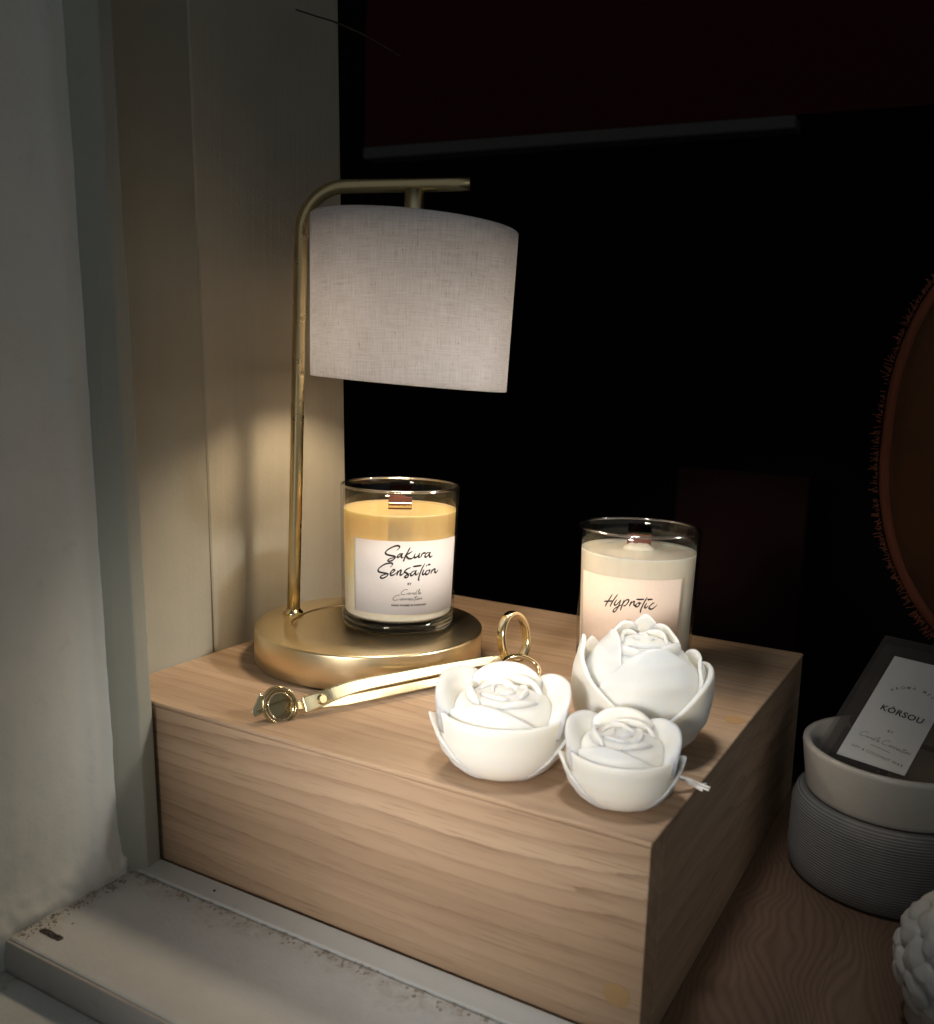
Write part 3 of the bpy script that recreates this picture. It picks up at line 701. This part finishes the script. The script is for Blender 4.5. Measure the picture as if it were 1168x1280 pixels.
up = strip('arm', [(-.0070, .0056), (.004, .0070), (.014, .0090), (.030, .0108), (.060, .0114), (.100, .0118), (.136, .0118)], (.0046, .0028), .0012, .0034, M['gold'])
lo_ = strip('arm', [(-.004, .0058), (.008, .0050), (.020, .0040), (.030, .0038), (.060, .0042), (.100, .0048), (.137, .0050)], (.0034, .0027), -.0012, .0010, M['gold'])
strip('neck', [(-.0145, .0072), (-.010, .0060), (-.005, .0056)], .0026, -.0008, .0014, M['gold_dark'])
m = MB()
n = 20
poly = [(.0030 * math.cos(2 * PI * k / n), .0030 * math.sin(2 * PI * k / n)) for k in range(n)]
m.prism(poly, onp(.0050, .0068), Aa, Ab2, An2, .0032, .0048); m.build('rivet', M['gold_dark'], TR, smooth=False, mods=[BEV(.0008, 3)])
def oval(ra, rb_, rot, n=40):
    return [(ra * math.cos(2 * PI * k / n) * math.cos(rot) - rb_ * math.sin(2 * PI * k / n) * math.sin(rot), ra * math.cos(2 * PI * k / n) * math.sin(rot) + rb_ * math.sin(2 * PI * k / n) * math.cos(rot)) for k in range(n)]
# upper finger ring, turned a little towards the viewer
rn = Vector((.93, -.30, .14)).normalized(); ru = (Vector((-.12, -.02, 1)) - rn * rn.dot(Vector((-.12, -.02, 1)))).normalized(); ra_ = ru.cross(rn)
RC = onp(.1545, .0245, .002)
ob = MB().band(oval(.0130, .0172, .0), oval(.0096, .0138, .0), RC, ra_, ru, rn, -.0030, .0030).build('finger_ring', M['gold'], TR, smooth=True, mods=[BEV(.0009, 3)])
strip('ring_neck', [(.134, .0118), (.142, .0116), (.149, .0100), (.156, .0085)], (.0022, .0026), -.0008, .0034, M['gold'])
# lower finger ring lying towards the table
rn2 = Vector((.55, -.30, .78)).normalized(); a2 = Vector((.55, .83, 0)); a2 = (a2 - rn2 * rn2.dot(a2)).normalized(); u2 = rn2.cross(a2)
RC2 = Vector((-.1385, .1510, .0090))
MB().band(oval(.0150, .0115, .0), oval(.0122, .0088, .0), RC2, a2, u2, rn2, -.0014, .0014).build('finger_ring', M['gold'], TR, smooth=True, mods=[BEV(.0008, 3)])
strip('ring_neck', [(.135, .0050), (.142, .0048), (.148, .0048)], (.0019, .0022), -.0010, .0026, M['gold'])
# round snuffing dish and cutting ring at the tip
dn = Vector((.80, -.55, .24)).normalized(); dup = (Vector((-.15, -.1, 1)) - dn * dn.dot(Vector((-.15, -.1, 1)))).normalized(); da = dup.cross(dn)
DC = onp(-.0215, .0080, .001)
MB().band(oval(.0098, .0108, .25), oval(.0080, .0090, .25), DC, da, dup, dn, -.0050, .0010).build('dish_rim', M['gold_dark'], TR, smooth=True, mods=[BEV(.0005, 2)])
m = MB(); o = oval(.0086, .0096, .25)
m.prism(o, DC, da, dup, dn, -.0056, -.0049); m.build('dish', M['gold_dark'], TR, smooth=False)
MB().band(oval(.0070, .0080, .25), oval(.0064, .0074, .25), DC + dn * .0006, da, dup, dn, -.0006, .0006).build('cutting_ring', M['gold'], TR)
m = MB(); m.prism([(-.0125, -.0006), (.0074, .0006), (.0074, .0013), (-.0125, .0003)], DC, da, dup, dn, -.0002, .0012); m.build('blade', M['gold_dark'], TR, smooth=False)
m = MB(); m.prism([(-.0155, .001), (-.009, .0095), (-.0075, .008), (-.0095, -.0020), (-.0145, -.0025)], DC - dn * .003, da, dup, dn, -.0012, .0012); m.build('dish_lip', M['gold'], TR, smooth=False, mods=[BEV(.0006, 2)])

# ------------------------------------------------------------------ white wax roses
def sm(t): t = min(1, max(0, t)); return t * t * (3 - 2 * t)
def interp(tab, z):
    if z <= tab[0][0]: return tab[0][1]
    for (a, ra), (b, rb2) in zip(tab, tab[1:]):
        if z <= b: return ra + (rb2 - ra) * (1 - math.cos(PI * (z - a) / (b - a))) / 2
    return tab[-1][1]

class Rose:
    def __init__(s, cx, cy, label, sR=1., sH=1., turn=0.):
        s.c = Vector((cx, cy, 0)); s.sR, s.sH, s.turn = sR, sH, turn
        a = math.atan2(CAM.y - cy, CAM.x - cx) + turn
        s.f = Vector((math.cos(a), math.sin(a), 0)); s.l = Vector((-s.f.y, s.f.x, 0))
        s.root = thing('rose_candle', (cx, cy, 0), label, 'rose candle', 'white rose candles')
    def pt(s, az, r, z):
        return s.c + (s.f * math.cos(az) + s.l * math.sin(az)) * (r * s.sR) + Vector((0, 0, z * s.sH + .0002))
    def petal(s, az, w, rtab, zb, top, flare=0., fpow=3., thick=.0022, name='petal', nu=20, nv=12, fu=None, rim=.55):
        """top(u) height outline; rtab radius by height; flare pushes the upper rim outward"""
        az = math.radians(az); V = []
        def P(u, v, d):
            z = zb + (max(top(u), zb + .0006) - zb) * v
            r = interp(rtab, z) + flare * v ** fpow * (fu(u) if fu else 1)
            th = thick * (1 - (1 - rim) * v ** 2)
            return s.pt(az + w * u, max(.0005, r - d * th), z - (.0004 if d and v > .98 else 0))
        for d in (0, 1):
            for i in range(nv + 1):
                for j in range(nu + 1): V.append(P(-1 + 2 * j / nu, i / nv, d))
        W = nu + 1; K = W * (nv + 1); F = []
        for i in range(nv):
            for j in range(nu):
                a = i * W + j
                F += [(a, a + 1, a + W + 1, a + W), (K + a, K + a + W, K + a + W + 1, K + a + 1)]
        for j in range(nu):
            a = nv * W + j; F += [(a, a + 1, K + a + 1, K + a), (j, K + j, K + j + 1, j + 1)]
        for i in range(nv):
            a = i * W; F += [(a, a + W, K + a + W, K + a), (a + nu, K + a + nu, K + a + W + nu, a + W + nu)]
        return mesh(name, V, F, M['wax'], s.root, mods=[SUB(1)])
    def solid(s, name, prof, n=64):
        m = MB(); V = []
        m.lathe(s.c.x, s.c.y, [(r * s.sR, z * s.sH + .0002) for r, z in prof], n)
        return m.build(name, M['wax'], s.root)

rnd = lambda zb, zt, k=2.4, p=.5: (lambda u: zb + (zt - zb) * max(0., 1 - abs(u) ** k) ** p)
def open_rose(cx, cy, label, sR, sH, turn):
    R = Rose(cx, cy, label, sR, sH, turn)
    cup = [(0, .0188), (.002, .0222), (.006, .0262), (.012, .0298), (.019, .0316), (.026, .0318), (.031, .0322)]
    R.solid('cup', [(0, 0), (.017, 0), (.0195, .0007)] + [(r, z) for z, r in cup[1:-1]] + [(.0322, .0300), (.0319, .0307), (.0311, .0309), (.0302, .0302), (.0285, .0255), (.026, .023), (0, .022)])
    for az, zt in ((-88, .0272), (89, .0282), (182, .0285)):
        R.petal(az, 1.12, [(z, r + .0003 + .0016 * min(1, z / .022)) for z, r in cup], .0008, lambda u, zt=zt: .001 + (zt - .001) * (1 - abs(u) ** 1.25),   .0036, 6, .0036, fu=lambda u: max(0, 1 - 2.2 * abs(u)), nu=30, nv=16, rim=.5)
    lob = [(.016, .0245), (.024, .0262), (.030, .0262), (.036, .0255), (.046, .0235)]
    R.petal(-118, .98, lob, .016, rnd(.021, .0440, 2.6, .5), .0098, 3.6, .0042, rim=.8)
    R.petal(108, .96, lob, .016, rnd(.021, .0432, 2.6, .5), .0096, 3.6, .0042, rim=.8)
    R.petal(176, .95, [(z, r - .003) for z, r in lob], .016, rnd(.021, .0462, 2.6, .5), .0060, 3.0, .0042, rim=.8)
    R.petal(-8, 1.22, [(.016, .0268), (.026, .0284), (.032, .0272), (.040, .0215)], .016, lambda u: .0225 + .0150 * max(0., 1 - abs(u + .1) ** 2.4) - .0028 * u, .0, 4, .0034, rim=.7)
    inn = [(.018, .0225), (.030, .0210), (.037, .0180), (.046, .0140)]
    R.petal(36, 1.10, [(z, r * .98) for z, r in inn], .018, lambda u: .026 + .0140 * max(0., 1 - abs(u + .15) ** 2.4), .0015, 3, .0028, rim=.7)
    R.petal(150, 1.10, inn, .018, rnd(.030, .0428, 2.6, .55), .0015, 3, .0030, rim=.8)
    R.petal(-88, 1.10, inn, .018, rnd(.030, .0418, 2.6, .55), .0015, 3, .0030, rim=.8)
    in2 = [(.018, .0150), (.034, .0135), (.040, .0110), (.046, .0085)]
    for az, zt in ((-30, .0402), (88, .0414), (205, .0418)):
        R.petal(az, 1.2, in2, .018, rnd(.032, zt, 2.6, .55), .001, 3, .0024, rim=.7)
    in3 = [(.018, .0085), (.034, .0078), (.040, .0060), (.046, .0040)]
    for az, zt in ((20, .0408), (140, .0413), (-100, .0410)):
        R.petal(az, 1.25, in3, .018, rnd(.034, zt, 2.4, .55), .0006, 3, .0022, rim=.8)
    R.solid('bud', [(.0255, .0225), (.0250, .0295), (.0222, .0343), (.0175, .0370), (.0115, .0382), (.0065, .0390), (.0030, .0397), (0, .0399)], 48)
    return R
open_rose(-.0897, .0339, 'medium open white rose candle, leftmost of the three', 1.0, 1.0, 0.)
RS = open_rose(-.0274, .0334, 'smallest white rose candle, front right, with a frayed string wick beside it', .80, .80, .10)
m = MB()
for k in range(7):
    o = Vector((random.uniform(-.0012, .0012), random.uniform(-.0012, .0012), 0))
    p0 = Vector((-.0085, .0520, .0085)) + o * .3
    p1 = Vector((-.0035, .0575, .0060)) + o; p2 = Vector((.0000, .0620, .0020 + .001 * random.random())) + o * 1.4
    p3 = Vector((.0045, .0640 + random.uniform(-.003, .004), .0009 + .0012 * random.random())) + o * 2
    m.tube(catmull([p0, p1, p2, p3], 5), .00062, 6)
m.build('string_wick', M['string'], RS.root)

B = Rose(-.0429, .1006, 'tallest white rose candle, a half-closed bud in front of the ivory jar candle')
egg = [(0, .0195), (.004, .0250), (.010, .0300), (.020, .0348), (.031, .0362), (.040, .0352), (.049, .0322), (.056, .0285)]
B.solid('cup', [(0, 0), (.018, 0), (.0205, .0008)] + [(r - .0022, z) for z, r in egg[1:4]] + [(.0325, .026), (.0315, .034), (.029, .042), (.024, .047), (0, .049)])
def roll(u): return 1.
# petals round the outside: their rims run down to a point low on the front
B.petal(-72, 1.55, [(z, r + .0006) for z, r in egg], .001, lambda u: .0165 + (.0590 - .0165) * (max(0, 1 - (u + .12) / 1.12) ** .92 if u > -.12 else max(0, 1 - ((-.12 - u) / .88) ** 1.5)), .0034, 6, .0026, nu=36, nv=16, rim=.9)
B.petal(82, 1.28, [(z, r + .0011) for z, r in egg], .001, lambda u: .0165 + (.0455 - .0165) * (max(0, 1 - ((.1 - u) / 1.1) ** 2.0) if u < .1 else max(0, 1 - ((u - .1) / .9) ** 3.0)), .0020, 5, .0032, nu=36, nv=16, rim=.9)
B.petal(-128, .9, [(z, r - .0002) for z, r in egg], .001, lambda u: .012 + .0395 * (1 - abs(u) ** 1.2), .0055, 6, .0024, nu=24, nv=14, fu=lambda u: max(0, 1 - 1.4 * abs(u)))
B.petal(170, 1.05, [(z, r - .0010) for z, r in egg], .001, lambda u: .012 + .044 * (1 - abs(u) ** 1.6), .003, 5, .0024, nu=24, nv=14)
hi = [(.015, .0322), (.030, .0342), (.040, .0325), (.050, .0270), (.058, .0195), (.066, .0150)]
B.petal(16, 1.10, hi, .012, lambda u: .030 + .0285 * max(0, 1 - abs(u - .05) ** 2.4) ** .75, .0004, 4, .0032, nu=28, nv=14)
B.petal(100, .80, [(z, r - .0008) for z, r in hi], .015, rnd(.030, .0515, 2.6, .5), .0045, 2.5, .0036, nu=24, nv=14)
B.petal(-70, .95, [(z, r - .0025) for z, r in hi], .015, rnd(.036, .0628, 2.4, .55), .0020, 3, .0030, nu=24, nv=14)
B.petal(178, .95, [(z, r - .003) for z, r in hi], .015, rnd(.036, .0680, 1.9, .7), .0015, 3, .0030, nu=24, nv=14)
h2 = [(.03, .0255), (.045, .0235), (.055, .0185), (.064, .0135)]
for az, zt in ((52, .0590), (135, .0640), (-130, .0645), (-26, .0575)):
    B.petal(az, 1.0, h2, .03, rnd(.042, zt, 2.4, .55), .001, 3, .0028, rim=.7)
h3 = [(.04, .0155), (.054, .0140), (.060, .0110), (.066, .0080)]
for az, zt in ((10, .0583), (130, .0612), (-110, .0608)):
    B.petal(az, 1.2, h3, .04, rnd(.050, zt, 2.4, .55), .0005, 3, .0024, rim=.7)
h4 = [(.04, .0080), (.054, .0072), (.060, .0052), (.066, .0035)]
for az, zt in ((70, .0588), (190, .0596), (-50, .0590)):
    B.petal(az, 1.25, h4, .04, rnd(.052, zt, 2.4, .55), .0003, 3, .0020, rim=.8)
B.solid('bud', [(.0255, .044), (.0235, .0490), (.0195, .0530), (.0135, .0560), (.0080, .0574), (.0035, .0584), (0, .0587)], 44)

# ------------------------------------------------------------------ wax warmer, melt pack, white candle at the right
wc = (.0731, .2396)
WR = thing('wax_warmer', (*wc, ZF), 'round wax warmer, ivory bowl on a ribbed grey stoneware base', 'wax warmer')
R1 = .0539; z1 = -.0226; z2 = -.0516
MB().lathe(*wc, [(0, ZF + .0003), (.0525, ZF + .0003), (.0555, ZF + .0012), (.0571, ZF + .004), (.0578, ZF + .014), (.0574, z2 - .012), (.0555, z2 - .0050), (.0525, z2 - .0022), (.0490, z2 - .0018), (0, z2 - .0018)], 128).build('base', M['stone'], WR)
MB().lathe(*wc, [(0, z2 - .0016), (.0485, z2 - .0016), (.0500, z2 - .0006), (.0506, z2 + .002), (R1, z1 - .003), (R1 - .0002, z1 - .0008), (R1 - .0014, z1), (R1 - .0034, z1 - .0002), (R1 - .0046, z1 - .0014), (.0462, z2 + .012), (.043, z2 + .006), (.035, z2 + .003), (0, z2 + .003)], 128).build('bowl', M['ceramic'], WR)

BL = Vector((.0408, .2251, -.0295)); Uh = Vector((.039, -.012, 0)); LW = Uh.length; Uh.normalize()
Vh = Vector((.0212, .0689, .0478)); LH = Vh.length; Vh.normalize(); Nh = Uh.cross(Vh).normalized()
PK = thing('wax_melt_pack', BL + Vh * .04 - Nh * .02, 'clear plastic wax melt pack with a white label, leaning in the ivory bowl', 'wax melt pack')
def tray(u0, u1, v0, v1, d0, d1, ins):
    p = [BL + Uh * u + Vh * v + Nh * d0 for u, v in ((u0 + ins, v0 + ins), (u1 - ins, v0 + ins), (u1 - ins, v1 - ins), (u0 + ins, v1 - ins))]
    p += [BL + Uh * u + Vh * v + Nh * d1 for u, v in ((u0, v0), (u1, v0), (u1, v1), (u0, v1))]
    return MB().hexa(p)
tray(-.0115, LW + .022, -.004, LH + .012, -.0225, -.0011, .004).build('tray', M['plastic'], PK, smooth=False, mods=[BEV(.003, 3)])
tray(-.0130, LW + .0235, -.0055, LH + .0165, -.0010, -.0004, 0).build('lid', M['plastic'], PK, smooth=False, mods=[BEV(.0002, 1)])
for i in range(2):
    for j in range(3):
        u0 = -.008 + i * .0365; v0 = .0005 + j * .0295
        tray(u0, u0 + .033, v0, v0 + .0265, -.0215, -.0060, .0022).build('wax_cube', M['cream_melt'] if i else M['soot'], PK, smooth=False, mods=[BEV(.0018, 2)])
lab = tray(0, LW, 0, LH, -.0003, 0, 0).build('label', M['card'], PK, smooth=False)
fp = lambda x, y: BL + Uh * x + Vh * y + Nh * .00012
ink = MB()
def put(mb, s, size, cx, cy, rot=0., width=None, bold=0., spacing=1.):
    if width:
        w0 = max(p[0] for p in text_polys(s, size, 1.0, bold)[0]) - min(p[0] for p in text_polys(s, size, 1.0, bold)[0])
        w1 = max(p[0] for p in text_polys(s, size, 1.5, bold)[0]) - min(p[0] for p in text_polys(s, size, 1.5, bold)[0])
        spacing = 1 + .5 * (width - w0) / (w1 - w0)
    v, f = text_polys(s, size, spacing, bold)
    mx_ = (max(p[0] for p in v) + min(p[0] for p in v)) / 2
    ca, sa = math.cos(rot), math.sin(rot)
    mb.add([fp(cx + (x - mx_) * ca - y * sa, cy + (x - mx_) * sa + y * ca) for x, y in v], f)
put(ink, 'K\u00d2RSOU', .0062, .0222, .0403, -.09, .0262, .00012)
small = MB()
put(small, 'BY', .0026, .0217, .0262, -.09, None, .00004, 1.4)
put(small, 'SOY & COCONUT WAX', .0026, .0214, .0070, -.12, .0325, .00002)
arc = 'AROMA MELTS'
for i, ch in enumerate(arc):
    if ch == ' ': continue
    a = math.radians(134 - 99 * i / 10)
    put(small, ch, .0030, .0228 + .0180 * math.cos(a), .0452 + .0180 * math.sin(a), a - PI / 2, None, .00002)
k = .0322 / 18.0
for ws, x0 in ((W1, 0.), (W2, 8.0)):
    for s in ws: ribbon(small, [(.0062 + (x0 + x) * k, .0186 - (x0 + x) * k * .12 + y * .0013) for x, y in s], .00034, fp, .9, .3)
rule = MB(); rule.prism([(0, 0), (.0121, -.0017), (.0121, -.0014), (0, .0003)], fp(.0152, .0138), Uh, Vh, Nh, 0, .0001); rule.build('printed_rule', M['ink_grey'], lab, smooth=False)
ink.build('lettering', M['ink'], lab, smooth=False); small.build('small_print', M['ink_grey'], lab, smooth=False)

WC = (.1235, .1020); wcz = -.0700; wr = .0345
PC = thing('ruffled_candle', (*WC, ZF), 'white ruffled ball candle at the right edge, in front of the warmer', 'candle')
m = MB()
m.lathe(*WC, [(0, ZF + .0004), (.020, ZF + .0004), (.027, ZF + .004)] + [(wr * .93 * math.cos(a), wcz + wr * .93 * math.sin(a)) for a in [(-.75 + 2.25 * k / 14) for k in range(15)]] + [(0, wcz + wr * .93)], 48)
N = 90
for k in range(N):
    zz = 1 - 2 * (k + .5) / N; th = k * 2.399963
    if zz < -.75: continue
    d = Vector((math.sqrt(1 - zz * zz) * math.cos(th), math.sqrt(1 - zz * zz) * math.sin(th), zz))
    a = d.orthogonal().normalized(); b = d.cross(a); tw = random.random() * 6
    a, b = a * math.cos(tw) + b * math.sin(tw), b * math.cos(tw) - a * math.sin(tw)
    r = random.uniform(.0075, .0105); c0 = Vector((*WC, wcz)) + d * wr * .92; V = []; F = []
    for i in range(5):
        q = i / 4
        for j in range(12):
            ph = 2 * PI * j / 12
            V.append(c0 + (a * math.cos(ph) + b * math.sin(ph) * .7) * (r * math.sin(q * PI / 2)) + d * (.0034 * math.cos(q * PI / 2) + .0012 * math.sin(3 * ph + k) * q - .0008 * q))
    for i in range(4):
        for j in range(12): F.append((i * 12 + j, i * 12 + (j + 1) % 12, (i + 1) * 12 + (j + 1) % 12, (i + 1) * 12 + j))
    m.add(V, F)
m.build('wax_body', M['ball'], PC)

# ------------------------------------------------------------------ frayed rust cushion and dark things at the back
CU = thing('frayed_cushion', (.190, .42, ZF), 'rust-brown upright cushion with a frayed edge in the dark right background', 'cushion')
cc = Vector((.2005, .42, .145)); cd = Vector((CAM.x - cc.x, CAM.y - cc.y, 0)).normalized(); cd = (cd + Vector((.12, 0, 0))).normalized(); cl = Vector((-cd.y, cd.x, 0))
def edge_pt(a):
    e = 2.6 if a < PI else 2.15
    ca, sa = math.cos(a), math.sin(a)
    return (math.copysign(abs(ca) ** (2 / e), ca) * .168, math.copysign(abs(sa) ** (2 / e), sa) * .180)
V = []; F = []; NA, NR = 96, 10
for side in (1, -1):
    V.append(cc + cd * side * .05)
    for i in range(1, NR + 1):
        q = i / NR
        for j in range(NA):
            x, z = edge_pt(2 * PI * j / NA)
            dep = .05 * (1 - q ** 2.4) ** .6 + .002 * math.sin(9 * x * q / .168 * 3)
            V.append(cc + cl * x * q + Vector((0, 0, z * q - .045 * 0)) + cd * side * max(.0008, dep))
K = 1 + NA * NR
for s in (0, 1):
    for j in range(NA):
        F.append((s * K, s * K + 1 + j, s * K + 1 + (j + 1) % NA))
    for i in range(NR - 1):
        for j in range(NA):
            a = s * K + 1 + i * NA
            F.append((a + j, a + (j + 1) % NA, a + NA + (j + 1) % NA, a + NA + j))
for j in range(NA):
    a = 1 + (NR - 1) * NA; F.append((a + j, a + (j + 1) % NA, K + a + (j + 1) % NA, K + a + j))
mesh('cover', V, F, M['rust_in'], CU)
bd = []
for j in range(NA):
    x, z = edge_pt(2 * PI * j / NA); bd.append(cc + cl * x + Vector((0, 0, z)))
bd_m = MB()
for off, rr in ((0., .0050),):
    pp = [cc + (p - cc) * (1 + off / .17) + cd * (.0 if off == 0 else .026) for p in bd]
    bd_m.tube(pp, rr, 10, closed=True)
bd_m.build('piping', M['rust'], CU)
m = MB()
for k in range(1500):
    j = random.randrange(NA); t_ = random.random(); p = bd[j].lerp(bd[(j + 1) % NA], t_)
    o = (p - cc).normalized(); tg = Vector((0, 0, 1)).cross(cd) * random.uniform(-1, 1) + Vector((0, 0, random.uniform(-1, 1)))
    L_ = random.uniform(.001, .0048)
    p0 = p + o * .006 + cd * random.uniform(-.006, .008)
    m.tube(catmull([p0, p0 + o * L_ * .6 + tg * L_ * .4, p0 + o * L_ * 1.0 + tg * L_ * .7], 3), .0003, 4)
m.build('fringe', M['fray'], CU)

BK = thing('hanging_board', (-.6, 1.12, .57), 'dark maroon board with a pale lower edge, high up in the dark background', 'board')
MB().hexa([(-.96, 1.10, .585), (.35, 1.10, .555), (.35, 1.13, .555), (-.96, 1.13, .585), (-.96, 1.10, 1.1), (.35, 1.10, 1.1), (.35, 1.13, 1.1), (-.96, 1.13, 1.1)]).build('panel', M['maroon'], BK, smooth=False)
MB().hexa([(-.96, 1.094, .563), (-.20, 1.094, .5475), (-.20, 1.135, .5475), (-.96, 1.135, .563), (-.96, 1.094, .584), (-.20, 1.094, .5665), (-.20, 1.135, .5665), (-.96, 1.135, .584)]).build('lower_edge', M['trim'], BK, smooth=False, mods=[BEV(.003, 2)])
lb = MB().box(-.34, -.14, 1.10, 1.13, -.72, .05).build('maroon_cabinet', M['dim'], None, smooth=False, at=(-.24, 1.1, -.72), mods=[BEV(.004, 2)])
tag(lb, 'low maroon cabinet barely visible in the dark behind the box corner', 'cabinet')

TW = MB().tube(catmull([(-.321, .15, .4229), (-.305, .152, .4170), (-.2881, .15, .4104), (-.272, .153, .4030), (-.2565, .15, .3947), (-.2382, .15, .3839)], 5), [.0005] * 10 + [.0006] * 8 + [.0004] * 8, 8)
tw = TW.build('twig', M['twig'], None, at=(-.29, .15, .41)); tag(tw, 'thin dry twig poking out at the top beside the side wall', 'twig')

# ------------------------------------------------------------------ light
w = bpy.data.worlds.new('World'); scene.world = w; w.use_nodes = True
nt = w.node_tree; bg = nt.nodes['Background']
tc = nt.nodes.new('ShaderNodeTexCoord'); sp = nt.nodes.new('ShaderNodeSeparateXYZ'); nt.links.new(tc.outputs['Generated'], sp.inputs[0])
def wm(op, a, b):
    m_ = nt.nodes.new('ShaderNodeMath'); m_.operation = op
    for i_, v_ in enumerate((a, b)):
        if hasattr(v_, 'is_linked'): nt.links.new(v_, m_.inputs[i_])
        else: m_.inputs[i_].default_value = v_
    return m_.outputs[0]
mr = nt.nodes.new('ShaderNodeMapRange'); nt.links.new(wm('SUBTRACT', sp.outputs[1], wm('MULTIPLY', sp.outputs[0], .45)), mr.inputs[0])
mr.inputs[1].default_value = -.7; mr.inputs[2].default_value = .15; mr.inputs[3].default_value = 1.; mr.inputs[4].default_value = .004
mr2 = nt.nodes.new('ShaderNodeMapRange'); nt.links.new(sp.outputs[2], mr2.inputs[0])
mr2.inputs[1].default_value = -.3; mr2.inputs[2].default_value = .9; mr2.inputs[3].default_value = .8; mr2.inputs[4].default_value = .9
mu2 = nt.nodes.new('ShaderNodeMath'); mu2.operation = 'MULTIPLY'; nt.links.new(wm('MULTIPLY', mr.outputs[0], mr2.outputs[0]), mu2.inputs[0]); mu2.inputs[1].default_value = .155
bg.inputs['Color'].default_value = (.93, 1, 1, 1); nt.links.new(mu2.outputs[0], bg.inputs['Strength'])

def spot(name, loc, target, power, size, blend, radius, color):
    d = bpy.data.lights.new(name, 'SPOT'); d.energy = power; d.spot_size = math.radians(size); d.spot_blend = blend; d.shadow_soft_size = radius; d.color = color
    o = bpy.data.objects.new(name, d); col.objects.link(o); o.location = loc
    o.rotation_euler = (Vector(target) - Vector(loc)).to_track_quat('-Z', 'Y').to_euler()
    return o
spot('front_spot', (-.012, -.95, .27), (-.120, .0, .046), 73, 18.2, 1.0, .10, (1, .93, .85))
spot('window_downlight', (-.075, .02, .62), (-.065, .095, 0), 9, 31, 1.0, .05, (1, .98, .95))
spot('label_fill_spot', (.59, .33, .57), (-.212, .112, .055), 86, 9.5, 1.0, .10, (1, .94, .86))  # added fill spot, not a lamp of the shop; brightens jar label and trimmer
la = bpy.data.lights.new('trimmer_reflection_panel', 'AREA'); la.shape = 'RECTANGLE'; la.size = .40; la.size_y = .14; la.energy = .021; la.color = (1, .97, .90); la.spread = math.radians(40)  # added unseen panel, only there to be mirrored in the trimmer bars
lo2 = bpy.data.objects.new('trimmer_reflection_panel', la); col.objects.link(lo2); lo2.location = (.72, .17, .445)
zax = (Vector((.72, .17, .445)) - Vector((-.20, .10, .03))).normalized(); xax = (Vector((.12, 1, 0)) - zax * zax.dot(Vector((.12, 1, 0)))).normalized(); yax = zax.cross(xax)
lo2.matrix_world = Matrix(((xax.x, yax.x, zax.x, .72), (xax.y, yax.y, zax.y, .17), (xax.z, yax.z, zax.z, .445), (0, 0, 0, 1)))

# ------------------------------------------------------------------ render settings
scene.view_settings.view_transform = 'Standard'; scene.view_settings.look = 'None'
scene.view_settings.exposure = 0; scene.view_settings.gamma = 1; scene.view_settings.use_curve_mapping = False
scene.render.engine = 'CYCLES'
cy = scene.cycles
cy.use_denoising = True
cy.max_bounces = 10; cy.transparent_max_bounces = 16; cy.sample_clamp_indirect = 4.
cy.caustics_reflective = False
